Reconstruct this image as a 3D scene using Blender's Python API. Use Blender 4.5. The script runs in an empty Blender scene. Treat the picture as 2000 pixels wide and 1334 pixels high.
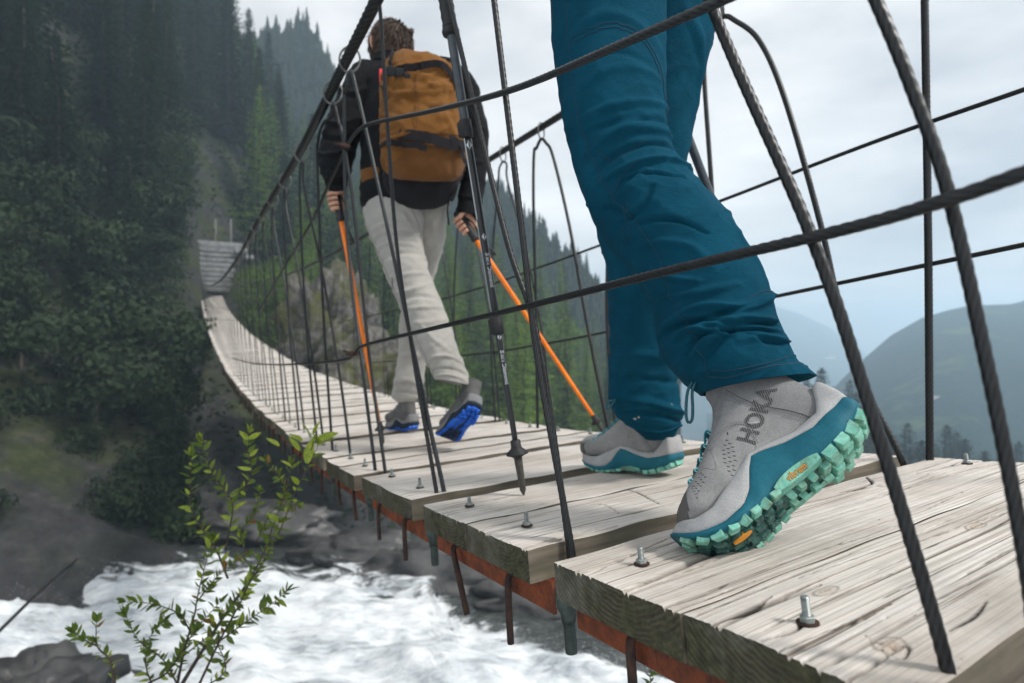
import bpy, bmesh, math, random
import numpy as np
from mathutils import Vector, Matrix, noise
random.seed(7); np.random.seed(7)
SC = bpy.context.scene
COL = SC.collection
# ---------------------------------------------------------------- camera
F_PX = 1084.945            # focal length in pixels of the 2000 px wide photograph
camd = bpy.data.cameras.new('camera'); cam = bpy.data.objects.new('camera', camd); COL.objects.link(cam)
cam.location = (0, 0, 0); cam.rotation_euler = (math.radians(90), 0, 0)
camd.sensor_width = 36.0; camd.lens = 36.0*F_PX/2000.0
camd.clip_start = 0.02; camd.clip_end = 6000
camd.dof.use_dof = True; camd.dof.focus_distance = 0.86; camd.dof.aperture_fstop = 4.0
SC.camera = cam
# ---------------------------------------------------------------- world: overcast sky
W = bpy.data.worlds.new('World'); SC.world = W; W.use_nodes = True
nt = W.node_tree; nt.nodes.clear()
SUN_EL, SUN_AZ = math.radians(48), math.radians(116)     # azimuth clockwise from +Y (the view direction)
def wn(t, **k):
    n = nt.nodes.new(t)
    for a, b in k.items(): setattr(n, a, b)
    return n
sky = wn('ShaderNodeTexSky', sky_type='NISHITA', sun_disc=False)
sky.sun_elevation = SUN_EL; sky.sun_rotation = SUN_AZ; sky.dust_density = 3.0
bg1 = wn('ShaderNodeBackground'); bg1.inputs[1].default_value = 0.09
nt.links.new(sky.outputs[0], bg1.inputs[0])
tc = wn('ShaderNodeTexCoord'); mp = wn('ShaderNodeMapping'); mp.inputs['Scale'].default_value = (1.0, 1.0, 3.2)
nt.links.new(tc.outputs['Generated'], mp.inputs[0])
nz = wn('ShaderNodeTexNoise'); nz.inputs['Scale'].default_value = 2.3; nz.inputs['Detail'].default_value = 7; nz.inputs['Roughness'].default_value = 0.52
nz.inputs['Distortion'].default_value = 0.35
nt.links.new(mp.outputs[0], nz.inputs['Vector'])
cr = wn('ShaderNodeValToRGB'); e = cr.color_ramp.elements
e[0].position = 0.30; e[0].color = (0.25, 0.262, 0.278, 1)
e[1].position = 0.66; e[1].color = (0.50, 0.50, 0.498, 1)
m_ = cr.color_ramp.elements.new(0.48); m_.color = (0.375, 0.378, 0.382, 1)
nt.links.new(nz.outputs[0], cr.inputs[0])
bg2 = wn('ShaderNodeBackground'); bg2.inputs[1].default_value = 1.0
nt.links.new(cr.outputs[0], bg2.inputs[0])
mx = wn('ShaderNodeMixShader'); mx.inputs[0].default_value = 0.965
out = wn('ShaderNodeOutputWorld')
nt.links.new(bg1.outputs[0], mx.inputs[1]); nt.links.new(bg2.outputs[0], mx.inputs[2]); nt.links.new(mx.outputs[0], out.inputs[0])
# ---------------------------------------------------------------- sun behind cloud
sl = bpy.data.lights.new('sun', 'SUN'); sun = bpy.data.objects.new('sun', sl); COL.objects.link(sun)
sl.energy = 1.5; sl.angle = math.radians(10); sl.color = (1.0, 0.965, 0.91)
sd = Vector((math.sin(SUN_AZ)*math.cos(SUN_EL), math.cos(SUN_AZ)*math.cos(SUN_EL), math.sin(SUN_EL)))
sun.rotation_euler = sd.to_track_quat('Z', 'Y').to_euler(); sun.location = sd*30
# ---------------------------------------------------------------- film
SC.view_settings.view_transform = 'Standard'; SC.view_settings.look = 'None'
SC.view_settings.exposure = 1.32; SC.view_settings.gamma = 1.0; SC.view_settings.use_curve_mapping = False
SC.render.engine = 'CYCLES'
cy = SC.cycles
cy.use_denoising = True; cy.max_bounces = 6; cy.diffuse_bounces = 3; cy.glossy_bounces = 2; cy.transmission_bounces = 3
cy.volume_bounces = 3; cy.transparent_max_bounces = 6; cy.use_adaptive_sampling = True; cy.adaptive_threshold = 0.02

# ================================================================ helpers
V = Vector
def at(u, v, d):
    """the point seen at photo pixel (u, v) at d metres in front of the camera"""
    return np.array([(u-1000.0)/F_PX*d, d, -(v-667.0)/F_PX*d])
def tag(o, label=None, cat=None, group=None, kind=None):
    if label: o['label'] = label
    if cat: o['category'] = cat
    if group: o['group'] = group
    if kind: o['kind'] = kind
    return o
def empty(name, loc, label, cat, group=None):
    o = bpy.data.objects.new(name, None); COL.objects.link(o); o.location = tuple(loc); o.empty_display_size = 0.1
    return tag(o, label, cat, group)
def root_loc(o):
    l = np.zeros(3)
    while o is not None:
        l = l + np.array(o.location); o = o.parent
    return l
def mesh_data(name, verts, faces, mats, midx=None, smooth=True):
    me = bpy.data.meshes.new(name)
    me.from_pydata([tuple(map(float, v)) for v in verts], [], [tuple(map(int, f)) for f in faces])
    for m in (mats if isinstance(mats, (list, tuple)) else [mats]): me.materials.append(m)
    if midx is not None: me.polygons.foreach_set('material_index', np.asarray(midx, dtype=np.int32))
    me.polygons.foreach_set('use_smooth', np.full(len(me.polygons), bool(smooth)))
    me.update(); return me
def link(name, me, parent=None, loc=None, rot=None):
    o = bpy.data.objects.new(name, me); COL.objects.link(o)
    if parent is not None: o.parent = parent
    if loc is not None: o.location = tuple(loc)
    if rot is not None: o.rotation_euler = rot
    return o
def mk(name, verts, faces, mats, parent=None, midx=None, smooth=True):
    """a mesh whose vertices are given in world coordinates; its origin is that of its thing"""
    v = np.asarray(verts, dtype=float)
    if parent is not None: v = v-root_loc(parent)
    return link(name, mesh_data(name, v, faces, mats, midx, smooth), parent)
class MB:
    """collects pieces of ONE part"""
    def __init__(s): s.v = []; s.f = []; s.m = []
    def add(s, verts, faces, mi=0):
        n = len(s.v); s.v.extend([tuple(x) for x in verts]); s.f.extend([tuple(i+n for i in f) for f in faces]); s.m.extend([mi]*len(faces)); return s
    def build(s, name, mats, parent=None, smooth=True): return mk(name, s.v, s.f, mats, parent, s.m, smooth)
def unit(v): v = np.asarray(v, float); return v/max(1e-12, np.linalg.norm(v))
def catmull(P, n, closed=False):
    P = np.asarray(P, float); out = []
    N = len(P); segs = N if closed else N-1
    per = max(1, int(round(n/segs)))
    for i in range(segs):
        p0 = P[(i-1) % N] if closed or i > 0 else 2*P[0]-P[1]
        p1 = P[i]; p2 = P[(i+1) % N]
        p3 = P[(i+2) % N] if closed or i+2 < N else 2*P[-1]-P[-2]
        for k in range(per):
            t = k/per
            out.append(0.5*((2*p1)+(-p0+p2)*t+(2*p0-5*p1+4*p2-p3)*t*t+(-p0+3*p1-3*p2+p3)*t**3))
    if not closed: out.append(P[-1])
    return np.array(out)
def resample(P, step):
    P = np.asarray(P, float); d = np.r_[0, np.cumsum(np.linalg.norm(np.diff(P, axis=0), axis=1))]
    n = max(2, int(d[-1]/step)+1); t = np.linspace(0, d[-1], n)
    return np.stack([np.interp(t, d, P[:, i]) for i in range(P.shape[1])], 1)
def frames(P):
    T = np.gradient(P, axis=0); T /= np.maximum(1e-12, np.linalg.norm(T, axis=1))[:, None]
    a = np.array([0, 0, 1.]) if abs(T[0][2]) < 0.9 else np.array([1., 0, 0])
    n = unit(a-T[0]*(a@T[0])); N = []
    for t in T:
        n = unit(n-t*(n@t)); N.append(n)
    N = np.array(N); return T, N, np.cross(T, N)
def tube(P, r, seg=8, lobes=0, lay=0.0, amp=0.0, caps=True):
    """swept tube; lobes > 0 gives the twisted strands of a wire rope (lay = metres for one turn)"""
    P = np.asarray(P, float); n = len(P); r = np.broadcast_to(np.asarray(r, float), (n,))
    T, N, B = frames(P); d = np.r_[0, np.cumsum(np.linalg.norm(np.diff(P, axis=0), axis=1))]
    th = np.arange(seg)*2*np.pi/seg
    if lobes:
        ph = th[None, :]-(d/lay*2*np.pi)[:, None]
        rr = r[:, None]*(1-amp+amp*2*np.abs(np.cos(ph*lobes/2))**0.6)
    else: rr = np.repeat(r[:, None], seg, 1)
    v = P[:, None, :]+rr[:, :, None]*(np.cos(th)[None, :, None]*N[:, None, :]+np.sin(th)[None, :, None]*B[:, None, :])
    v = v.reshape(-1, 3); f = []
    for i in range(n-1):
        a = i*seg; b = a+seg
        for j in range(seg):
            k = (j+1) % seg; f.append((a+j, a+k, b+k, b+j))
    if caps: f.append(tuple(range(seg-1, -1, -1))); f.append(tuple((n-1)*seg+j for j in range(seg)))
    return v, f
def mk_rope(name, P, r, seg, lobes, lay, amp, m, parent):
    v, f = tube(P, r, seg, lobes, lay, amp); o = mk(name, v, f, m, parent)
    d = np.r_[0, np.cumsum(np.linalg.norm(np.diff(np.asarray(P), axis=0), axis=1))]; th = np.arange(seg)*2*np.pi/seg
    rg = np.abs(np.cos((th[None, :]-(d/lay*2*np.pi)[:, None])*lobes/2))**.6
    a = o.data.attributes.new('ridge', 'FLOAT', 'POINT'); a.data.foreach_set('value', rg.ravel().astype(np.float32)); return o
def rope(P, r, px=None):
    P = resample(catmull(P, 60), 0.0042 if r < 0.012 else 0.006)
    return tube(P, r, 24, 6, r*13.0, 0.10)
def box(c, sx, sy, sz, R=np.eye(3), bev=0.0):
    c = np.asarray(c, float)
    if bev <= 0:
        v = [(x, y, z) for x in (-1, 1) for y in (-1, 1) for z in (-1, 1)]
        f = [(0, 1, 3, 2), (4, 6, 7, 5), (0, 4, 5, 1), (2, 3, 7, 6), (0, 2, 6, 4), (1, 5, 7, 3)]
        v = np.array(v)*np.array([sx, sy, sz])/2
    else:
        bm = bmesh.new(); bmesh.ops.create_cube(bm, size=1.0)
        for q in bm.verts: q.co = V((q.co.x*sx, q.co.y*sy, q.co.z*sz))
        bmesh.ops.bevel(bm, geom=list(bm.edges), offset=bev, segments=2, affect='EDGES', profile=0.5)
        bm.verts.index_update(); v = np.array([q.co[:] for q in bm.verts]); f = [[q.index for q in g.verts] for g in bm.faces]; bm.free()
    return v@np.asarray(R).T+c, f
def lathe(prof, seg, P0, axis):
    """profile [(r, h)] turned about axis through P0"""
    ax = unit(axis); a = np.array([0, 0, 1.]) if abs(ax[2]) < 0.9 else np.array([1., 0, 0])
    n = unit(np.cross(ax, a)); b = np.cross(ax, n); v = []; f = []
    for r, h in prof:
        for j in range(seg):
            t = 2*math.pi*j/seg; v.append(np.asarray(P0)+ax*h+r*(math.cos(t)*n+math.sin(t)*b))
    for i in range(len(prof)-1):
        for j in range(seg):
            k = (j+1) % seg; f.append((i*seg+j, i*seg+k, (i+1)*seg+k, (i+1)*seg+j))
    f.append(tuple(range(seg-1, -1, -1))); f.append(tuple((len(prof)-1)*seg+j for j in range(seg)))
    return v, f
def text_mesh(body, size, depth, bold=0.0):
    cu = bpy.data.curves.new('lettering', 'FONT'); cu.body = body; cu.size = size; cu.extrude = depth; cu.align_x = 'CENTER'; cu.align_y = 'CENTER'; cu.resolution_u = 3; cu.offset = bold
    o = bpy.data.objects.new('lettering_tmp', cu); COL.objects.link(o)
    dg = bpy.context.evaluated_depsgraph_get(); me = bpy.data.meshes.new_from_object(o.evaluated_get(dg))
    v = np.array([p.co[:] for p in me.vertices]); f = [tuple(p.vertices) for p in me.polygons]
    bpy.data.objects.remove(o); bpy.data.curves.remove(cu); bpy.data.meshes.remove(me)
    return v, f
def fbm(p, o=4):
    return noise.fractal(V(p), 1.0, 2.0, o)

# ================================================================ materials
def mat(name, col=(.5, .5, .5), rough=0.6, metal=0.0, spec=0.5):
    m = bpy.data.materials.new(name); m.use_nodes = True
    b = m.node_tree.nodes['Principled BSDF']
    b.inputs['Base Color'].default_value = (*col, 1); b.inputs['Roughness'].default_value = rough
    b.inputs['Metallic'].default_value = metal; b.inputs['Specular IOR Level'].default_value = spec
    return m
def N(m, t, **k):
    n = m.node_tree.nodes.new(t)
    for a, b in k.items():
        if a in n.inputs: n.inputs[a].default_value = b
        else: setattr(n, a, b)
    return n
def L(m, a, b): m.node_tree.links.new(a, b)
def ramp(m, src, stops):
    r = N(m, 'ShaderNodeValToRGB'); el = r.color_ramp.elements
    while len(el) > 1: el.remove(el[0])
    el[0].position = stops[0][0]; el[0].color = (*stops[0][1], 1)
    for p, c in stops[1:]:
        q = el.new(p); q.color = (*c, 1)
    L(m, src, r.inputs[0]); return r.outputs[0]
def coords(m, scale=(1, 1, 1), kind='Object', rnd=False):
    t = N(m, 'ShaderNodeTexCoord'); mp = N(m, 'ShaderNodeMapping'); mp.inputs['Scale'].default_value = scale
    if rnd:
        oi = N(m, 'ShaderNodeObjectInfo'); mu = N(m, 'ShaderNodeVectorMath', operation='SCALE'); mu.inputs[0].default_value = (13.1, 7.7, 5.3)
        L(m, oi.outputs['Random'], mu.inputs['Scale']); ad = N(m, 'ShaderNodeVectorMath', operation='ADD')
        L(m, t.outputs[kind], ad.inputs[0]); L(m, mu.outputs[0], ad.inputs[1]); L(m, ad.outputs[0], mp.inputs[0])
    else: L(m, t.outputs[kind], mp.inputs[0])
    return mp.outputs[0]
def noise_tex(m, vec, scale, detail=4, rough=0.5, dist=0.0):
    n = N(m, 'ShaderNodeTexNoise'); n.inputs['Scale'].default_value = scale; n.inputs['Detail'].default_value = detail
    n.inputs['Roughness'].default_value = rough; n.inputs['Distortion'].default_value = dist
    if vec is not None: L(m, vec, n.inputs['Vector'])
    return n.outputs[0]
def mixc(m, fac, a, b, mode='MIX'):
    x = N(m, 'ShaderNodeMix', data_type='RGBA', blend_type=mode)
    for s, i in ((fac, 0), (a, 6), (b, 7)):
        if isinstance(s, (int, float)): x.inputs[i].default_value = s
        elif isinstance(s, tuple): x.inputs[i].default_value = (*s, 1)
        else: L(m, s, x.inputs[i])
    return x.outputs[2]
def bump(m, h, strength=0.3, dist=0.01, normal=None):
    b = N(m, 'ShaderNodeBump'); b.inputs['Strength'].default_value = strength; b.inputs['Distance'].default_value = dist
    L(m, h, b.inputs['Height'])
    if normal is not None: L(m, normal, b.inputs['Normal'])
    L(m, b.outputs[0], m.node_tree.nodes['Principled BSDF'].inputs['Normal']); return b.outputs[0]
def setc(m, s): L(m, s, m.node_tree.nodes['Principled BSDF'].inputs['Base Color'])
def setr(m, s): L(m, s, m.node_tree.nodes['Principled BSDF'].inputs['Roughness'])
def speckled(name, a, b, scale, rough=0.7, bs=0.2, bd=0.002, detail=5, lo=0.35, hi=0.65, spec=0.4):
    m = mat(name, a, rough, 0, spec); c = coords(m); n = noise_tex(m, c, scale, detail, 0.6)
    setc(m, ramp(m, n, [(lo, a), (hi, b)])); bump(m, n, bs, bd); return m
# ================================================================ materials of the bridge
def wood_mats():
    m = mat('weathered_wood', (.5, .46, .42), 0.78, 0, 0.25)
    v = coords(m, (1.0, 1.0, 1.0), rnd=True)
    def sc(s):
        mp = N(m, 'ShaderNodeMapping'); mp.inputs['Scale'].default_value = s; L(m, v, mp.inputs[0]); return mp.outputs[0]
    g1_ = noise_tex(m, sc((1.2, 480, 90)), 1.0, 4, 0.6, 0.1); g2_ = noise_tex(m, sc((1.0, 170, 50)), 1.0, 4, 0.55, 0.1)
    gm = N(m, 'ShaderNodeMix', data_type='FLOAT'); gm.inputs[0].default_value = .42; L(m, g1_, gm.inputs[2]); L(m, g2_, gm.inputs[3]); grain = gm.outputs[0]
    broad = noise_tex(m, sc((1.0, 9, 6)), 1.0, 4, 0.55)
    blot = noise_tex(m, sc((5, 7, 7)), 1.0, 6, 0.65)
    col = ramp(m, grain, [(0.30, (.17, .13, .10)), (0.40, (.45, .405, .36)), (0.50, (.61, .57, .525)), (0.70, (.73, .705, .67))])
    col = mixc(m, ramp(m, broad, [(0.35, (.0, .0, .0)), (0.75, (.35, .35, .35))]), col, (.50, .43, .365))
    col = mixc(m, ramp(m, blot, [(0.52, (0, 0, 0)), (0.74, (.55, .55, .55))]), col, (.30, .27, .245))
    fine = noise_tex(m, sc((3.0, 260, 60)), 1.0, 2, 0.5)
    chk = ramp(m, noise_tex(m, sc((1.3, 150, 60)), 1.0, 3, 0.5, 0.3), [(0.62, (0, 0, 0)), (0.665, (.95, .95, .95))])
    col = mixc(m, chk, col, (.17, .135, .105))
    grit = ramp(m, noise_tex(m, sc((150, 260, 200)), 1.0, 3, 0.6), [(0.66, (0, 0, 0)), (0.71, (.75, .75, .75))])
    gz = ramp(m, noise_tex(m, sc((4, 6, 6)), 1.0, 4, 0.6), [(0.45, (0, 0, 0)), (0.62, (1, 1, 1))]); gg = N(m, 'ShaderNodeMix', data_type='RGBA', blend_type='MULTIPLY'); gg.inputs[0].default_value = 1; L(m, grit, gg.inputs[6]); L(m, gz, gg.inputs[7]); col = mixc(m, gg.outputs[2], col, (.16, .13, .105))
    stain = ramp(m, noise_tex(m, sc((2.2, 3.2, 3)), 1.0, 5, 0.62), [(0.47, (0, 0, 0)), (0.70, (.75, .75, .75))]); col = mixc(m, stain, col, (.31, .265, .22))
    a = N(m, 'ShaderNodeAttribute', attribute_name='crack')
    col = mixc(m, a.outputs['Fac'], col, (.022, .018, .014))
    k = N(m, 'ShaderNodeAttribute', attribute_name='knot')
    col = mixc(m, k.outputs['Fac'], col, (.30, .20, .125))
    setc(m, col)
    hm = N(m, 'ShaderNodeMath', operation='ADD'); L(m, grain, hm.inputs[0]); L(m, fine, hm.inputs[1])
    bump(m, hm.outputs[0], 0.55, 0.0016)
    # end grain: arcs of annual rings, moss and damp
    e = mat('mossy_end_grain', (.1, .1, .06), 0.9, 0, 0.2)
    v = coords(e, (1, 1, 1), rnd=True)
    w = N(e, 'ShaderNodeTexWave', wave_type='RINGS', rings_direction='X'); w.inputs['Scale'].default_value = 46; w.inputs['Distortion'].default_value = 5.0
    w.inputs['Detail'].default_value = 3; w.inputs['Detail Scale'].default_value = 1.2
    t = N(e, 'ShaderNodeTexCoord'); mp = N(e, 'ShaderNodeMapping'); mp.inputs['Scale'].default_value = (1, 1, 1); mp.inputs['Location'].default_value = (0, 0.02, -0.10)
    L(e, t.outputs['Object'], mp.inputs[0]); L(e, mp.outputs[0], w.inputs['Vector'])
    n1 = noise_tex(e, v, 22, 6, 0.65); n2 = noise_tex(e, v, 90, 4, 0.6); n3 = noise_tex(e, v, 7, 4, 0.6)
    c1 = ramp(e, w.outputs[0], [(0.1, (.045, .040, .028)), (0.9, (.105, .092, .066))])
    c2 = ramp(e, n2, [(0.3, (.026, .026, .014)), (0.7, (.090, .086, .046))])
    c = mixc(e, ramp(e, n1, [(0.38, (.25, .25, .25)), (0.58, (1, 1, 1))]), c1, c2); c = mixc(e, ramp(e, noise_tex(e, v, 11, 5, .7), [(.5, (0, 0, 0)), (.68, (.8, .8, .8))]), c, (.16, .15, .125))
    c = mixc(e, ramp(e, n3, [(0.58, (0, 0, 0)), (0.66, (.8, .8, .8))]), c, (.018, .018, .014))
    setc(e, c); hm = N(e, 'ShaderNodeMath', operation='ADD'); L(e, w.outputs[0], hm.inputs[0]); L(e, n2, hm.inputs[1])
    bump(e, hm.outputs[0], 0.9, 0.002)
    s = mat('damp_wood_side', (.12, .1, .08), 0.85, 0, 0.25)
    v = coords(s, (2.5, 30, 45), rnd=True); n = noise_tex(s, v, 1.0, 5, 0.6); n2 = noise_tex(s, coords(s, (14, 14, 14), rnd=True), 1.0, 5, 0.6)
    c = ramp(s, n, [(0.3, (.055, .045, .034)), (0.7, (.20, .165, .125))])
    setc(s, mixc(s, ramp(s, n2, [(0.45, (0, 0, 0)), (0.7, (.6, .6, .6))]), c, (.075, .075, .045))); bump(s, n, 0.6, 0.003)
    return [m, e, s]
WOOD = wood_mats()
def steel_rope(name, c0, c1, met=.35):
    m = mat(name, c0, 0.42, met, 0.5); n = noise_tex(m, coords(m), 55, 5, 0.6)
    geo = N(m, 'ShaderNodeNewGeometry'); pt_ = ramp(m, geo.outputs['Pointiness'], [(0.44, (.0, .0, .0)), (0.50, (.45, .45, .45)), (0.56, (1, 1, 1))]); setc(m, mixc(m, pt_, tuple(x*.06 for x in c0), ramp(m, n, [(0.3, c0), (0.7, tuple(x*2.0 for x in c1))]))); setr(m, ramp(m, n, [(0.3, (.32, .32, .32)), (0.7, (.6, .6, .6))])); bump(m, noise_tex(m, coords(m), 600, 2), 0.25, 0.0006); return m  # hollows near black, edges paler: shading put into the colour by pointiness
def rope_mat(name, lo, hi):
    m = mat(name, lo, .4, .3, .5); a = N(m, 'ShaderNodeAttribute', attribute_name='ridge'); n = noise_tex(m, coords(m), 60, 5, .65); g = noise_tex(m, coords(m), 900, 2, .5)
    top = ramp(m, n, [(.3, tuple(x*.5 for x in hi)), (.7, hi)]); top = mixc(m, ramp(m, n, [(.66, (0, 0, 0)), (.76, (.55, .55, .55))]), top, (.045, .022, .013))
    setc(m, mixc(m, ramp(m, a.outputs['Fac'], [(.35, (.12, .12, .12)), (.62, (.45, .45, .45)), (.95, (1, 1, 1))]), lo, top)); bump(m, g, .3, .0005); return m  # grooves darker, ridges paler: the strands' shading is put into the colour
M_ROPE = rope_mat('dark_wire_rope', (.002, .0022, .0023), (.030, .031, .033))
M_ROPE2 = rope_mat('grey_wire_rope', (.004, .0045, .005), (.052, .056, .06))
M_RING = steel_rope('galvanised_ring', (.035, .035, .035), (.11, .11, .105))
M_BOLT = steel_rope('zinc_bolt', (.12, .135, .13), (.24, .265, .26), .35)
M_SOCK = steel_rope('green_cast_socket', (.012, .018, .015), (.035, .048, .040))
M_RUST = mat('rust_red_steel', (.2, .05, .02), 0.72, 0.1, 0.35)
n = noise_tex(M_RUST, coords(M_RUST), 24, 7, 0.68); n2 = noise_tex(M_RUST, coords(M_RUST), 170, 4, 0.6)
c = ramp(M_RUST, n, [(0.34, (.028, .012, .008)), (0.46, (.13, .034, .014)), (0.60, (.25, .058, .018)), (0.78, (.15, .048, .022))])
setc(M_RUST, mixc(M_RUST, ramp(M_RUST, n2, [(0.4, (0, 0, 0)), (0.7, (.5, .5, .5))]), c, (.07, .028, .014))); bump(M_RUST, n2, 0.5, 0.0015)
M_PIN = speckled('rusted_rebar', (.010, .007, .006), (.055, .022, .012), 60, 0.8, 0.6, 0.002)

# ================================================================ the bridge's own frame (metres)
BO = np.array([.30114, .55886, -.28305])          # left bolt of the nearest board
EX = np.array([.8644, .5019, .0293])              # along the boards, towards the far rail
AH = np.array([-.4992, .8665, 0.])                # along the bridge, level
_s = np.array([-3, -2, -1, 0, .34, .88, 1.43, 1.93, 2.52, 3.24, 4.0, 4.8, 5.8, 7.1, 9.5, 12.8, 17.5, 23.3, 32, 35, 39])
_z = np.array([.45, .29, .132, 0, -.038, -.095, -.142, -.182, -.212, -.236, -.248, -.256, -.254, -.235, -.165, .03, .37, .93, 2.0, 2.5, 3.35])
def spline(xs, ys):
    n = len(xs); h = np.diff(xs); A = np.zeros((n, n)); b = np.zeros(n); A[0, 0] = A[-1, -1] = 1
    for i in range(1, n-1):
        A[i, i-1] = h[i-1]; A[i, i] = 2*(h[i-1]+h[i]); A[i, i+1] = h[i]; b[i] = 3*((ys[i+1]-ys[i])/h[i]-(ys[i]-ys[i-1])/h[i-1])
    c = np.linalg.solve(A, b)
    def ev(x):
        x = np.asarray(x, float); i = np.clip(np.searchsorted(xs, x)-1, 0, n-2); t = x-xs[i]
        bb = (ys[i+1]-ys[i])/h[i]-h[i]*(2*c[i]+c[i+1])/3; d = (c[i+1]-c[i])/(3*h[i])
        return ys[i]+t*(bb+t*(c[i]+t*d))
    return ev
ZS = spline(_s, _z)
def BP(x, s, h=0.0):
    return BO+x*EX+s*AH+np.array([0, 0, float(ZS(s))+h])
def BR(s, tilt=0.0):
    """rotation of a board at station s: columns are board axis, forward, up"""
    t = unit(AH+np.array([0, 0, float(ZS(s+.05)-ZS(s-.05))/.1])); up = unit(np.cross(EX, t)); fw = np.cross(up, unit(EX))
    R = np.stack([unit(EX), fw, up], 1)
    if tilt: c_, s_ = math.cos(tilt), math.sin(tilt); R = R@np.array([[1, 0, 0], [0, c_, -s_], [0, s_, c_]])
    return R
def plane_pt(u, v, x):
    """point of the upright plane that runs along the bridge at lateral x"""
    B = BO+x*EX; k = (u-1000.)/F_PX; s = (k*B[1]-B[0])/(AH[0]-k*AH[1]); p = B+s*AH
    return np.array([p[0], p[1], -(v-667.)/F_PX*p[1]])
def deck_sx(u, v):
    d = np.array([(u-1000.)/F_PX, 1., -(v-667.)/F_PX]); A = np.stack([EX, AH, -d], 1); s = 0.2
    for _ in range(25):
        r = np.linalg.solve(A, -BO-np.array([0, 0, float(ZS(s))])); s = r[1]
    return r[0], r[1]
GAPS = [-2.34, -1.795, -1.25, -.705, -.16, .385, .93, 1.47, 2.0, 2.55]
while GAPS[-1] < 38: GAPS.append(GAPS[-1]+.545+random.uniform(-.01, .01))
IG0 = 4                                            # index of the gap in front of the nearest boards

bridge = empty('suspension_bridge', BO, 'narrow suspension footbridge of pale weathered planks hung from dark wire ropes', 'bridge')

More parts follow.
